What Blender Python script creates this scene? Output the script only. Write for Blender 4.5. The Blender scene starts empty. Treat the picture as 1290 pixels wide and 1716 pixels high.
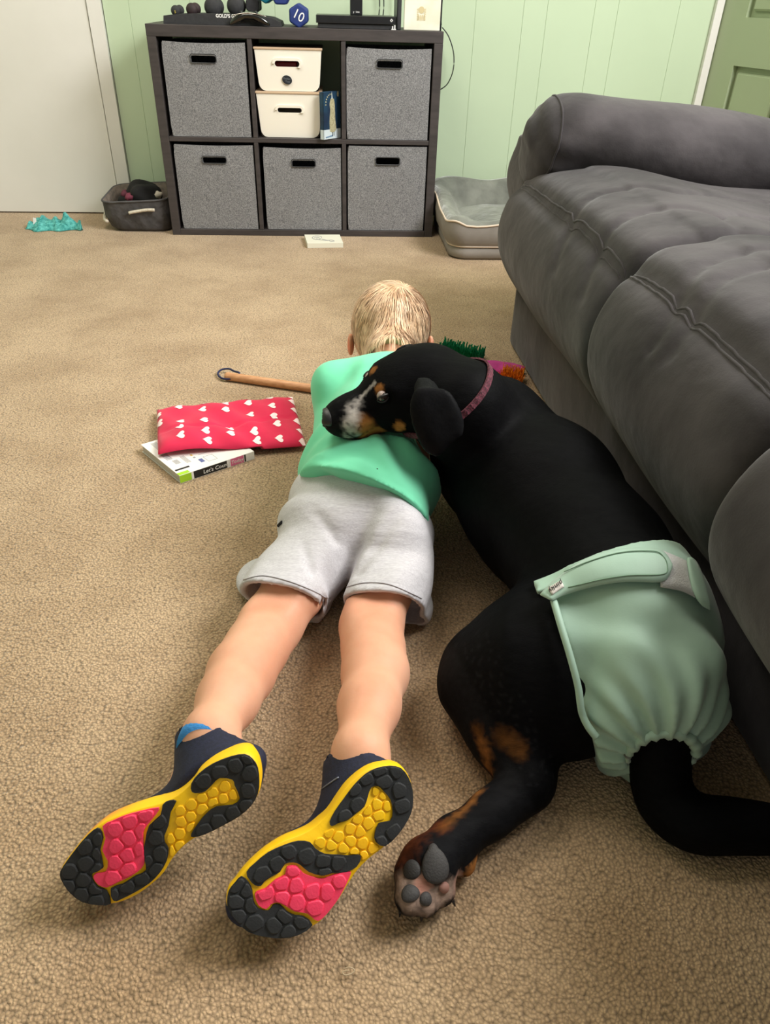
import bpy, bmesh, math, random
import numpy as np
from math import *
from mathutils import Vector, Matrix, Euler
from mathutils.bvhtree import BVHTree
random.seed(4); rng = np.random.default_rng(7)
scene = bpy.context.scene
COL = scene.collection

# ------------------------------------------------------------------ camera
FPX = 1240.0; CX, CY = 645.0, 858.0; CAMH = 0.70
_nad = np.array([592.0-CX, 2640.0-CY]); _L = np.hypot(*_nad)
ROLL = atan2(_nad[0], _nad[1]); PITCH = pi/2-atan(_L/FPX)
FW = np.array([0, cos(PITCH), -sin(PITCH)]); UP0 = np.array([0, sin(PITCH), cos(PITCH)]); RT0 = np.array([1.0, 0, 0])
DN = _nad/_L; RR = np.array([DN[1], -DN[0]]); EYE = np.array([0, 0, CAMH])
cam_d = bpy.data.cameras.new('camera'); cam = bpy.data.objects.new('camera', cam_d); COL.objects.link(cam)
cam_d.sensor_fit = 'HORIZONTAL'; cam_d.sensor_width = 36.0; cam_d.lens = 36.0*FPX/1290.0; cam_d.clip_start = 0.02
_right = RT0*RR[0] - UP0*DN[0]; _down = RT0*RR[1] - UP0*DN[1]
M = Matrix(((_right[0], -_down[0], -FW[0]), (_right[1], -_down[1], -FW[1]), (_right[2], -_down[2], -FW[2])))
cam.matrix_world = Matrix.Translation((0, 0, CAMH)) @ M.to_4x4()
scene.camera = cam

# ------------------------------------------------------------------ light
scene.view_settings.view_transform = 'Standard'; scene.view_settings.look = 'None'
scene.view_settings.gamma = 1.0; scene.view_settings.use_curve_mapping = False
scene.view_settings.exposure = 0.0
world = bpy.data.worlds.new('world'); scene.world = world; world.use_nodes = True
wb = world.node_tree.nodes['Background']; wb.inputs[0].default_value = (1.0, 0.97, 0.92, 1); wb.inputs[1].default_value = 0.30
def area(name, loc, target, sx, sy, power, color):
    d = bpy.data.lights.new(name, 'AREA'); d.shape = 'RECTANGLE'; d.size = sx; d.size_y = sy; d.energy = power; d.color = color
    o = bpy.data.objects.new(name, d); COL.objects.link(o); o.location = loc
    o.rotation_euler = (Vector(target)-Vector(loc)).to_track_quat('-Z', 'Y').to_euler(); return o
area('window_light', (1.50, 1.25, 1.80), (-.9, 1.9, 0.0), 1.4, 1.0, 98, (1.0, 0.98, 0.95))
area('ceiling_fill', (-0.7, 1.7, 2.15), (-0.8, 1.7, 0), 0.9, 0.9, 24, (1.0, 0.93, 0.82))  # unseen overhead fill, added for general brightness and the left side

# ------------------------------------------------------------------ ray helpers: find where a sight line meets a real plane
def ray(px, py):
    d = np.array([px-CX, py-CY]); return FW*FPX - UP0*(d@DN) + RT0*(d@RR)
def P(px, py, z=0.0):
    r = ray(px, py); return EYE + r*((z-CAMH)/r[2])
def onplane(px, py, o, n):
    r = ray(px, py); return EYE + r*(((np.asarray(o, float)-EYE)@n)/(r@n))
def proj(q):
    q = np.asarray(q, float)-EYE; z = q@FW; a = -(q@UP0)/z*FPX; b = (q@RT0)/z*FPX
    return np.array([CX, CY])+DN*a+RR*b

# ------------------------------------------------------------------ object helpers
def srgb(r, g, b):
    f = lambda c: (c/255/12.92 if c/255 <= .04045 else ((c/255+.055)/1.055)**2.4)
    return (f(r), f(g), f(b), 1)
def mk(name, verts, faces, mat, parent=None, smooth=False, cols=None, mats=None, fm=None):
    me = bpy.data.meshes.new(name)
    if isinstance(verts, np.ndarray) and isinstance(faces, np.ndarray):
        me.vertices.add(len(verts)); me.vertices.foreach_set('co', verts.astype(np.float32).ravel())
        n = faces.shape[1]; me.loops.add(faces.size); me.loops.foreach_set('vertex_index', faces.astype(np.int32).ravel())
        me.polygons.add(len(faces)); me.polygons.foreach_set('loop_start', np.arange(0, faces.size, n, dtype=np.int32))
        me.update(calc_edges=True); me.validate()
    else:
        me.from_pydata([tuple(v) for v in verts], [], [tuple(f) for f in faces])
    for m in (mats or [mat]): me.materials.append(m)
    if fm is not None: me.polygons.foreach_set('material_index', np.asarray(fm, dtype=np.int32))
    if smooth: me.polygons.foreach_set('use_smooth', np.ones(len(me.polygons), dtype=bool))
    if cols is not None:
        ca = me.color_attributes.new('Col', 'FLOAT_COLOR', 'POINT')
        c4 = np.ones((len(cols), 4), np.float32); c4[:, :3] = cols; ca.data.foreach_set('color', c4.ravel())
    me.update()
    o = bpy.data.objects.new(name, me); COL.objects.link(o)
    if parent: o.parent = parent
    return o
def from_bm(name, bm, mat, parent=None, smooth=False):
    me = bpy.data.meshes.new(name); bmesh.ops.recalc_face_normals(bm, faces=bm.faces); bm.to_mesh(me); bm.free(); me.materials.append(mat)
    if smooth: me.polygons.foreach_set('use_smooth', np.ones(len(me.polygons), dtype=bool))
    o = bpy.data.objects.new(name, me); COL.objects.link(o)
    if parent: o.parent = parent
    return o
def thing(name, label, cat, group=None, loc=(0, 0, 0), rz=0):
    o = bpy.data.objects.new(name, None); COL.objects.link(o); o.location = loc; o.rotation_euler = (0, 0, rz)
    o.empty_display_size = .02
    o['label'] = label; o['category'] = cat
    if group: o['group'] = group
    return o
def tag(o, label, cat, group=None):
    o['label'] = label; o['category'] = cat
    if group: o['group'] = group
    return o
def struct(o): o['kind'] = 'structure'; return o
def box_bm(c, s, bev=0.0, seg=2):
    bm = bmesh.new(); bmesh.ops.create_cube(bm, size=1.0, matrix=Matrix.Translation(c) @ Matrix.Diagonal((s[0], s[1], s[2], 1)))
    if bev: bmesh.ops.bevel(bm, geom=list(bm.edges), offset=bev, segments=seg, profile=.5, affect='EDGES', clamp_overlap=True)
    return bm
def box(name, c, s, mat, parent=None, bev=0.0, seg=2, smooth=False):
    return from_bm(name, box_bm(c, s, bev, seg), mat, parent, smooth)
def tube(name, pts, r, mat, parent=None, closed=False, n=8, squash=1.0, up=(0, 0, 1), radii=None):
    pts = [np.asarray(p, float) for p in pts]; N = len(pts); V = []; F = []
    for i in range(N):
        a = pts[(i-1) % N] if (closed or i > 0) else pts[i]; b = pts[(i+1) % N] if (closed or i < N-1) else pts[i]
        t = b-a; t /= np.linalg.norm(t)+1e-12
        s = np.cross(t, np.array(up, float)); 
        if np.linalg.norm(s) < 1e-4: s = np.cross(t, [1, 0, 0.1])
        s /= np.linalg.norm(s); u = np.cross(s, t); rr = radii[i] if radii is not None else r
        for k in range(n):
            an = 2*pi*k/n; V.append(pts[i]+rr*(cos(an)*s+squash*sin(an)*u))
    for i in range(N if closed else N-1):
        for k in range(n):
            j = (i+1) % N; F.append((i*n+k, i*n+(k+1) % n, j*n+(k+1) % n, j*n+k))
    if not closed: F.append(tuple(range(n))[::-1]); F.append(tuple((N-1)*n+k for k in range(n)))
    return mk(name, V, F, mat, parent, True)
def spline(pts, n=8, closed=False):
    pts = [np.asarray(p, float) for p in pts]; out = []; N = len(pts)
    rngi = range(N if closed else N-1)
    for i in rngi:
        g = lambda k: pts[k % N] if closed else pts[min(max(k, 0), N-1)]
        p0, p1, p2, p3 = g(i-1), g(i), g(i+1), g(i+2)
        for j in range(n):
            t = j/n; out.append(.5*((2*p1)+(-p0+p2)*t+(2*p0-5*p1+4*p2-p3)*t*t+(-p0+3*p1-3*p2+p3)*t**3))
    if not closed: out.append(pts[-1])
    return out
def plate(name, outer, holes, thick, to3d, mat, parent=None, smooth=False, bev=0):
    """flat plate in 2-D with holes, extruded; to3d(x, y, h) -> point"""
    bm = bmesh.new(); edges = []
    for loop in [outer]+list(holes):
        vs = [bm.verts.new((x, y, 0)) for x, y in loop]
        edges += [bm.edges.new((vs[i], vs[(i+1) % len(vs)])) for i in range(len(vs))]
    bmesh.ops.triangle_fill(bm, edges=edges, use_beauty=True, use_dissolve=False)
    r = bmesh.ops.extrude_face_region(bm, geom=list(bm.faces))
    for v in r['geom']:
        if isinstance(v, bmesh.types.BMVert): v.co.z = thick
    for v in bm.verts: v.co = Vector(to3d(v.co.x, v.co.y, v.co.z))
    return from_bm(name, bm, mat, parent, smooth)
def slot(cx, cy, w, h, r=None, n=6):
    r = min(w, h)/2 if r is None else r; out = []
    for (sx, sy, a0) in ((1, 1, 0), (-1, 1, 90), (-1, -1, 180), (1, -1, 270)):
        for i in range(n+1):
            a = radians(a0+90*i/n); out.append((cx+sx*(w/2-r)+r*cos(a), cy+sy*(h/2-r)+r*sin(a)))
    return out
def rect(x0, y0, x1, y1): return [(x0, y0), (x1, y0), (x1, y1), (x0, y1)]
FONT = {}
def text(name, s, size, origin, xdir, ydir, mat, parent, ext=.0004, shear=0, align='CENTER', bold=0):
    cu = bpy.data.curves.new(name, 'FONT'); cu.body = s; cu.size = size; cu.extrude = ext; cu.align_x = align; cu.align_y = 'CENTER'; cu.shear = shear; cu.offset = bold
    cu.resolution_u = 3
    o = bpy.data.objects.new(name, cu); COL.objects.link(o)
    dg = bpy.context.evaluated_depsgraph_get(); me = bpy.data.meshes.new_from_object(o.evaluated_get(dg))
    bpy.data.objects.remove(o); bpy.data.curves.remove(cu)
    x = Vector(xdir).normalized(); y = Vector(ydir).normalized(); z = x.cross(y)
    me.transform(Matrix.Translation(Vector(origin)) @ Matrix((x, y, z)).transposed().to_4x4())
    me.materials.clear(); me.materials.append(mat)
    ob = bpy.data.objects.new(name, me); COL.objects.link(ob); ob.parent = parent
    return ob

# ------------------------------------------------------------------ materials
def nd(nt, t, **kw):
    n = nt.nodes.new(t)
    for k, v in kw.items():
        if k in n.inputs: n.inputs[k].default_value = v
        else: setattr(n, k, v)
    return n
def mat(name, color, rough=.7, c2=None, nscale=30, namt=1.0, bump=0.0, bscale=200, btype='NOISE', vcol=False, sheen=0.0, sub=0.0, metal=0.0, spec=.5, stretch=None, bdist=.002, coat=0, ndetail=4, b2=0.0, b2scale=20, b2dist=.01, ramp=(.35, .65)):
    m = bpy.data.materials.new(name); m.use_nodes = True; nt = m.node_tree; b = nt.nodes['Principled BSDF']
    b.inputs['Roughness'].default_value = rough; b.inputs['Metallic'].default_value = metal; b.inputs['Specular IOR Level'].default_value = spec
    b.inputs['Sheen Weight'].default_value = sheen; b.inputs['Sheen Roughness'].default_value = .4; b.inputs['Coat Weight'].default_value = coat
    if sub: b.inputs['Subsurface Weight'].default_value = sub; b.inputs['Subsurface Radius'].default_value = (1, .4, .2); b.inputs['Subsurface Scale'].default_value = .01
    tc = nd(nt, 'ShaderNodeTexCoord'); co = tc.outputs['Object']
    if stretch:
        mp = nd(nt, 'ShaderNodeMapping'); mp.inputs['Scale'].default_value = stretch; nt.links.new(co, mp.inputs[0]); co = mp.outputs[0]
    src = None
    if vcol:
        a = nd(nt, 'ShaderNodeAttribute', attribute_name='Col'); src = a.outputs[0]
    if c2 is not None:
        n = nd(nt, 'ShaderNodeTexNoise', Scale=nscale, Detail=ndetail); nt.links.new(co, n.inputs['Vector'])
        rp = nd(nt, 'ShaderNodeMapRange'); rp.inputs['From Min'].default_value = ramp[0]; rp.inputs['From Max'].default_value = ramp[1]
        nt.links.new(n.outputs[0], rp.inputs['Value'])
        mx = nd(nt, 'ShaderNodeMix', data_type='RGBA'); nt.links.new(rp.outputs[0], mx.inputs[0])
        mx.inputs[6].default_value = color; mx.inputs[7].default_value = c2
        if vcol:
            mul = nd(nt, 'ShaderNodeMix', data_type='RGBA', blend_type='MULTIPLY'); mul.inputs[0].default_value = 1
            nt.links.new(src, mul.inputs[6]); nt.links.new(mx.outputs[2], mul.inputs[7]); src = mul.outputs[2]
        else: src = mx.outputs[2]
    if src is not None: nt.links.new(src, b.inputs['Base Color'])
    else: b.inputs['Base Color'].default_value = color
    prev = None
    for (amt, sc, dist, ty) in ((b2, b2scale, b2dist, 'NOISE'), (bump, bscale, bdist, btype)):
        if amt:
            if ty == 'VORONOI': t = nd(nt, 'ShaderNodeTexVoronoi', Scale=sc)
            elif ty == 'WAVE': t = nd(nt, 'ShaderNodeTexWave', Scale=sc)
            else: t = nd(nt, 'ShaderNodeTexNoise', Scale=sc, Detail=3.0)
            nt.links.new(co, t.inputs['Vector'])
            bp = nd(nt, 'ShaderNodeBump', Strength=amt, Distance=dist); nt.links.new(t.outputs['Distance' if ty == 'VORONOI' else (1 if ty == 'WAVE' else 0)], bp.inputs['Height'])
            if ty == 'VORONOI': bp.invert = True
            if prev: nt.links.new(prev.outputs[0], bp.inputs['Normal'])
            prev = bp
    if prev: nt.links.new(prev.outputs[0], b.inputs['Normal'])
    return m

def carpet_mat():
    m = bpy.data.materials.new('carpet'); m.use_nodes = True; nt = m.node_tree; b = nt.nodes['Principled BSDF']; b.inputs['Roughness'].default_value = .95
    b.inputs['Specular IOR Level'].default_value = .1; b.inputs['Sheen Weight'].default_value = .25
    tc = nd(nt, 'ShaderNodeTexCoord'); co = tc.outputs['Object']
    # warp the lookup so the tufts do not sit in a lattice
    wn = nd(nt, 'ShaderNodeTexNoise', Scale=90.0, Detail=2.0); nt.links.new(co, wn.inputs['Vector'])
    ws = nd(nt, 'ShaderNodeVectorMath', operation='SCALE'); nt.links.new(wn.outputs['Color'], ws.inputs[0]); ws.inputs['Scale'].default_value = .0035
    wa = nd(nt, 'ShaderNodeVectorMath', operation='ADD'); nt.links.new(co, wa.inputs[0]); nt.links.new(ws.outputs[0], wa.inputs[1])
    vo = nd(nt, 'ShaderNodeTexVoronoi', Scale=290.0); nt.links.new(wa.outputs[0], vo.inputs['Vector'])
    n1 = nd(nt, 'ShaderNodeTexNoise', Scale=210.0, Detail=4.0); nt.links.new(co, n1.inputs['Vector'])
    n2 = nd(nt, 'ShaderNodeTexNoise', Scale=5.0, Detail=5.0, Roughness=.6); nt.links.new(co, n2.inputs['Vector'])
    n3 = nd(nt, 'ShaderNodeTexNoise', Scale=1.3, Detail=2.0); nt.links.new(co, n3.inputs['Vector'])
    r2 = nd(nt, 'ShaderNodeMapRange'); r2.inputs['From Min'].default_value = .3; r2.inputs['From Max'].default_value = .62; nt.links.new(n2.outputs[0], r2.inputs[0])
    mx = nd(nt, 'ShaderNodeMix', data_type='RGBA'); mx.inputs[6].default_value = CARPET_DARK; mx.inputs[7].default_value = CARPET; nt.links.new(r2.outputs[0], mx.inputs[0])
    r1 = nd(nt, 'ShaderNodeMapRange'); r1.inputs['From Min'].default_value = .0; r1.inputs['From Max'].default_value = .9; r1.inputs['To Min'].default_value = 1.12; r1.inputs['To Max'].default_value = .42
    nt.links.new(vo.outputs['Distance'], r1.inputs[0])
    r1b = nd(nt, 'ShaderNodeMapRange'); r1b.inputs['From Min'].default_value = .3; r1b.inputs['From Max'].default_value = .7; r1b.inputs['To Min'].default_value = .8; r1b.inputs['To Max'].default_value = 1.15
    nt.links.new(n1.outputs[0], r1b.inputs[0])
    mm = nd(nt, 'ShaderNodeMath', operation='MULTIPLY'); nt.links.new(r1.outputs[0], mm.inputs[0]); nt.links.new(r1b.outputs[0], mm.inputs[1])
    vm = nd(nt, 'ShaderNodeVectorMath', operation='SCALE'); nt.links.new(mx.outputs[2], vm.inputs[0]); nt.links.new(mm.outputs[0], vm.inputs['Scale'])
    nt.links.new(vm.outputs[0], b.inputs['Base Color'])
    b1 = nd(nt, 'ShaderNodeBump', Strength=.75, Distance=.003); b1.invert = True; nt.links.new(vo.outputs['Distance'], b1.inputs['Height'])
    b2 = nd(nt, 'ShaderNodeBump', Strength=.7, Distance=.002); nt.links.new(n1.outputs[0], b2.inputs['Height']); nt.links.new(b1.outputs[0], b2.inputs['Normal'])
    nt.links.new(b2.outputs[0], b.inputs['Normal'])
    return m
CARPET = srgb(210, 180, 144); CARPET_DARK = srgb(182, 151, 115)
M_carpet = carpet_mat()
M_wall = mat('green_wall_paint', srgb(192, 210, 180), .6, srgb(188, 206, 176), 3, bump=.05, bscale=60)
M_green_door = mat('green_door_paint', srgb(168, 181, 148), .5, srgb(164, 177, 144), 3)
M_white = mat('white_paint', srgb(228, 226, 222), .5, srgb(223, 221, 216), 4, bump=.04, bscale=80)
M_ceiling = mat('ceiling_paint', srgb(225, 222, 215), .9)
M_espresso = mat('dark_laminate', srgb(66, 60, 60), .55, srgb(54, 49, 49), 12, stretch=(1, 1, 6), bump=.05, bscale=90)
M_felt = mat('grey_bin_fabric', srgb(146, 146, 148), .95, srgb(104, 104, 107), 330, bump=.3, bscale=520, bdist=.001, spec=.1, ramp=(.38, .62), b2=.4, b2scale=9, b2dist=.01)
M_dark = mat('black_void_fabric', srgb(22, 22, 24), .9)
M_plastic_w = mat('cream_plastic', srgb(240, 234, 222), .35, sub=.05)
M_lidrim = mat('tan_rim', srgb(196, 170, 142), .5)
M_blackp = mat('black_plastic', srgb(26, 27, 30), .35, srgb(20, 21, 23), 60)
M_blackmatte = mat('charcoal_plastic', srgb(44, 45, 48), .6, srgb(38, 39, 42), 80)
M_whiteink = mat('white_print', srgb(235, 235, 235), .6)
M_sofa = None
# ================================================================== SETTING
YAW = radians(4.5); cu = np.array([cos(YAW), sin(YAW), 0]); cvv = np.array([-sin(YAW), cos(YAW), 0]); WO = np.array([0, 3.024, 0])
def W3(u, v, z): return WO+cu*u+cvv*v+np.array([0, 0, z])
def Wpix(px, py, v):
    q = onplane(px, py, WO+cvv*v, cvv); return (q-WO)@cu, q[2]
HC = 2.3
fl = struct(mk('floor', [(-2.6, -1.6, 0), (3.2, -1.6, 0), (3.2, 3.6, 0), (-2.6, 3.6, 0)], [(0, 1, 2, 3)], M_carpet))
# back wall: painted boards with shallow V grooves, each board a piece
UR = 1.115
wall = struct(mk('wall_back', [W3(-2.6, .012, 0), W3(UR+.9, .012, 0), W3(UR+.9, .012, HC), W3(-2.6, .012, HC), W3(-2.6, .06, 0), W3(UR+.9, .06, 0), W3(UR+.9, .06, HC), W3(-2.6, .06, HC)],
   [(0, 1, 2, 3), (7, 6, 5, 4), (0, 4, 5, 1), (3, 2, 6, 7), (0, 3, 7, 4), (1, 5, 6, 2)], M_wall))
grooves = [-.985, -.90, -.70, -.42, -.13, .02]+[Wpix(x_, 0, 0)[0] for x_ in (798, 879, 919, 999, 1038, 1141)]+[UR]
for a, b_ in zip(grooves[:-1], grooves[1:]):
    g = .0006; V = []
    for (u, v) in ((a+g, 0), (b_-g, 0), (b_, .0018), (b_, .0118), (a, .0118), (a, .0018)):
        V += [W3(u, v, 0.0), W3(u, v, HC)]
    F = [(2*i, 2*((i+1) % 6), 2*((i+1) % 6)+1, 2*i+1) for i in range(6)]+[(0, 2, 4, 6, 8, 10)[::-1], (1, 3, 5, 7, 9, 11)]
    mk('wall_board', V, F, M_wall, wall)
# left: flush white door and its casing
tr = struct(mk('trim_1', *(lambda v: (v, [(0, 1, 2, 3), (7, 6, 5, 4), (0, 4, 5, 1), (3, 2, 6, 7), (0, 3, 7, 4), (1, 5, 6, 2)]))([W3(*q) for q in ((-1.033, -.014, 0), (-.988, -.014, 0), (-.988, -.014, 2), (-1.033, -.014, 2), (-1.033, .012, 0), (-.988, .012, 0), (-.988, .012, 2), (-1.033, .012, 2))]), M_white))
def wbox(name, u0, u1, v0, v1, z0, z1, m, parent=None, bev=0.0):
    bm = box_bm(((u0+u1)/2, (v0+v1)/2, (z0+z1)/2), (u1-u0, v1-v0, z1-z0), bev)
    for v in bm.verts: v.co = Vector(W3(v.co.x, v.co.y, v.co.z))
    return from_bm(name, bm, m, parent, False)
struct(wbox('door_1', -1.85, -1.037, -.008, .02, .004, 1.98, M_white, bev=.002))
struct(wbox('trim_2', 1.086, 1.113, -.020, .0, 0, 2.0, M_white, bev=.002))
# right wall swings towards the camera from the corner
cr = W3(UR, -.006, 0); rd = np.array([.33, -.944, 0]); rd /= np.linalg.norm(rd); rn = np.array([rd[1], -rd[0], 0])  # rn points into the room
if rn@(np.array([0, 1, 0])-cr) < 0: rn = -rn
def R3(s, d, z): return cr+rd*s+rn*d+np.array([0, 0, z])
def rbox(name, s0, s1, d0, d1, z0, z1, m, parent=None, bev=0.0):
    bm = box_bm(((s0+s1)/2, (d0+d1)/2, (z0+z1)/2), (s1-s0, abs(d1-d0), z1-z0), bev)
    for v in bm.verts: v.co = Vector(R3(v.co.x, v.co.y, v.co.z))
    return from_bm(name, bm, m, parent)
struct(rbox('wall_right', 0.0, 4.6, -.10, -.045, 0, HC, M_wall))
def Rpix(px, py, d=0):
    q = onplane(px, py, R3(0, d, 0), rn); return (q-cr)@rd, q[2]
sA, zA = Rpix(1229, 110); sB, zB = Rpix(1248, 29)
# green panelled door: a slab whose front has recessed panels
D1 = .78; holes = []; 
def panel(s0, s1, z0, z1): holes.append(rect(s0, z0, s1, z1))
panel(sA, .36, .12, zA); panel(.43, .70, .12, zA); panel(sA, .36, zB, 1.1); panel(.43, .70, zB, 1.1); panel(sA, .36, 1.2, 1.7); panel(.43, .70, 1.2, 1.7)
door = struct(plate('door_2', rect(.004, .004, D1, 1.86), holes, .02, lambda x, y, h: R3(x, -.02+h, y), M_green_door))
rbox('door_core', .004, D1, -.044, -.0198, .004, 1.86, M_green_door, door)
for h in holes:
    s0, z0 = h[0]; s1, z1 = h[2]
    bm = box_bm(((s0+s1)/2, -.012, (z0+z1)/2), (s1-s0-.036, .0156, z1-z0-.036), .006, 1)
    for v in bm.verts: v.co = Vector(R3(v.co.x, v.co.y, v.co.z))
    from_bm('door_panel', bm, M_green_door, door)
# remaining shell outside the frame: left wall with the window opening, ceiling
def shellbox(name, x0, x1, y0, y1, z0, z1, m): return struct(box(name, ((x0+x1)/2, (y0+y1)/2, (z0+z1)/2), (x1-x0, y1-y0, z1-z0), m))
wl = struct(plate('wall_left', rect(-1.6, 0, 3.0, HC), [], .08, lambda x, y, h: (-2.2-h, x, y), M_wall))
wf = struct(rbox('window_1', 1.55, 3.2, -.044, -.038, 1.15, 2.1, mat('window_glass', (.8, .85, .88, 1), .05)))
for (s0_, s1_, z0_, z1_) in ((1.50, 1.55, 1.10, 2.15), (3.2, 3.25, 1.10, 2.15), (1.55, 3.2, 1.10, 1.15), (1.55, 3.2, 2.10, 2.15), (2.36, 2.39, 1.15, 2.1)): rbox('window_frame', s0_, s1_, -.044, -.02, z0_, z1_, M_white, wf)
shellbox('ceiling', -2.6, 3.2, -1.6, 3.6, HC, HC+.05, M_ceiling)

# ================================================================== SHELF UNIT
SV = -.30; UL, URt, ZT = -.795, .115, .617
def sbox(name, u0, u1, z0, z1, v0=SV, v1=-.012, m=None, parent=None, bev=.0015): return wbox(name, u0, u1, v0, v1, z0, z1, m or M_espresso, parent, bev)
shelf = thing('cube_shelf', 'dark espresso six-cube shelf unit against the green wall', 'shelf')
sbox('side_panel', UL, UL+.028, .0, ZT-.032, parent=shelf); sbox('side_panel', URt-.028, URt, .0, ZT-.032, parent=shelf)
sbox('top_panel', UL, URt, ZT-.032, ZT, parent=shelf); sbox('bottom_panel', UL+.028, URt-.028, .0, .02, parent=shelf)
sbox('middle_shelf', UL+.028, URt-.028, .296, .310, v0=SV+.002, parent=shelf)
for u in (-.486, -.1965):
    sbox('divider', u-.007, u+.007, .02, .296, v0=SV+.002, parent=shelf); sbox('divider', u-.007, u+.007, .31, ZT-.032, v0=SV+.002, parent=shelf)
# fabric bins
def fabric_bin(u0, u1, z0, z1, hole, label, sag=.004):
    t = thing('fabric_bin', label, 'storage bin', 'grey fabric bins in the cube shelf')
    w = u1-u0; h = z1-z0; d = .26; v0 = SV+.006
    hu, hz, hw, hh = hole
    def f(x, y, hgt):
        bow = .006*sin(pi*min(max((x-u0)/w, 0), 1))*sin(pi*min(max((y-z0)/h, 0), 1))
        return W3(x, v0-bow+hgt, y-(sag*sin(pi*(x-u0)/w) if y > z0+.7*h else 0)*((y-z0)/h))
    n = 10; outer = [(u0+w*i/n, z0) for i in range(n)]+[(u1, z0+h*i/n) for i in range(n)]+[(u1-w*i/n, z1) for i in range(n)]+[(u0, z1-h*i/n) for i in range(n)]
    outer = [(x+(.004 if x == u0 and y in (z0, z1) else 0), y) for x, y in outer]
    plate('front_panel', outer, [slot(hu, hz, hw, hh, .006)], .006, f, M_felt, t)
    tube('handle_rim', [W3(x, v0-.0065, y) for x, y in slot(hu, hz, hw+.003, hh+.003, .007)], .0016, mat_rim, t, True, 6)
    for (a, b_) in ((u0, u0+.004), (u1-.004, u1)): wbox('side_panel', a, b_, v0+.006, v0+d, z0, z1-.004, M_felt, t)
    wbox('back_panel', u0+.004, u1-.004, v0+d-.004, v0+d, z0, z1-.004, M_felt, t); wbox('bottom_panel', u0+.004, u1-.004, v0+.006, v0+d-.004, z0, z0+.004, M_felt, t)
    return t
mat_rim = mat('dark_webbing', srgb(60, 60, 62), .8)
def hole_from(x0, y0, x1, y1):
    a = Wpix(x0, y0, SV+.004); b_ = Wpix(x1, y1, SV+.004); return ((a[0]+b_[0])/2, (a[1]+b_[1])/2, abs(b_[0]-a[0]), abs(a[1]-b_[1]))
fabric_bin(-.755, -.500, .311, .574, hole_from(319, 91, 362, 105), 'grey fabric bin in the upper left cube of the dark shelf')
fabric_bin(-.757, -.498, .021, .287, hole_from(339, 262, 379, 273), 'grey fabric bin in the lower left cube of the dark shelf', .003)
fabric_bin(-.466, -.207, .021, .283, hole_from(489, 267, 528, 279), 'grey fabric bin in the lower middle cube of the dark shelf')
fabric_bin(-.187, .081, .311, .570, hole_from(632, 100, 673, 114), 'grey fabric bin in the upper right cube of the dark shelf')
fabric_bin(-.184, .082, .021, .291, hole_from(630, 264, 669, 276), 'grey fabric bin in the lower right cube of the dark shelf', .001)
# white bins with stadium handle
def white_bin(u0, u1, z0, z1, hole, label, red):
    t = thing('plastic_bin', label, 'storage bin')
    w = u1-u0; h = z1-z0-.006; zt = z1-.006; d = .22; v0 = SV+.012; N = 12
    def ring(k, inset=0):  # k 0 bottom .. 1 top
        tp = .012*(1-k)+inset; r = .022+.008*(1-k); cxx = (u0+u1)/2
        return slot(cxx, v0+d/2, w-2*tp, d-2*tp, r, 5)
    hu, hz, hw, hh = hole
    # front wall as a plate with the stadium hole; tapered
    def tap(x, y, hgt):
        k = (y-z0)/h; sx = 1-.09*(1-k); cxx = (u0+u1)/2
        rnd = 0
        return W3(cxx+(x-cxx)*sx, v0+.008*(1-k)+rnd+hgt, y)
    n = 8; outer = [(u0+.022+ (w-.044)*i/n, z0) for i in range(n)]
    for i in range(5): a = radians(-90+90*i/4); outer.append((u1-.022+.022*cos(a), z0+.022+.022*sin(a)))
    outer += [(u1, zt), (u0, zt)]
    for i in range(5): a = radians(180+90*i/4); outer.append((u0+.022+.022*cos(a), z0+.022+.022*sin(a)))
    oo = []; [oo.append(p) for p in outer if not oo or abs(p[0]-oo[-1][0])+abs(p[1]-oo[-1][1]) > 1e-6]
    if abs(oo[0][0]-oo[-1][0])+abs(oo[0][1]-oo[-1][1]) < 1e-6: oo.pop()
    plate('front_wall', oo, [slot(hu, hz, hw, hh)], .003, tap, M_plastic_w, t)
    # handle surround
    plate('handle_surround', slot(hu, hz, hw+.016, hh+.016), [slot(hu, hz, hw+.001, hh+.001)], -.005, lambda x, y, g: (lambda q: q)(tap(x, y, g)), M_plastic_w, t)
    V = []; F = []
    for j, k in enumerate((0, .05, .15, .5, 1)):
        cc = (u0+u1)/2; z = z0+h*k; sx = (1-.09*(1-k))*(1-(.06 if j == 0 else 0)); y0 = v0+.004+.008*(1-k)
        ww = w*sx
        for q in ((cc-ww/2, y0+.0), (cc-ww/2, v0+d), (cc+ww/2, v0+d), (cc+ww/2, y0)): V.append(W3(q[0], q[1], z))
    for j in range(4):
        for i in range(3): F.append((j*4+i, j*4+i+1, (j+1)*4+i+1, (j+1)*4+i))
    F.append((0, 3, 2, 1)); mk('bin_body', V, F, M_plastic_w, t)
    wbox('lid', u0-.003, u1+.003, v0-.003, v0+d+.002, zt, z1, M_lidrim, t, .0015)
    if red: wbox('red_toy', hu-.04, hu+.03, v0+.03, v0+.06, z0+.01, hz+.004, mat('red_plastic', srgb(150, 30, 30), .4), t, .004)
    return t
wb1 = white_bin(-.473, -.265, .4445, .564, hole_from(459, 102, 502, 113), 'white plastic bin with black oval tag, stacked on top in the upper middle cube', True)
wb2 = white_bin(-.476, -.268, .311, .4435, hole_from(464, 181, 506, 190), 'white plastic bin without a tag, bottom of the stack in the upper middle cube', False)
lu, lz = Wpix(481, 134, SV+.012)
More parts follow.
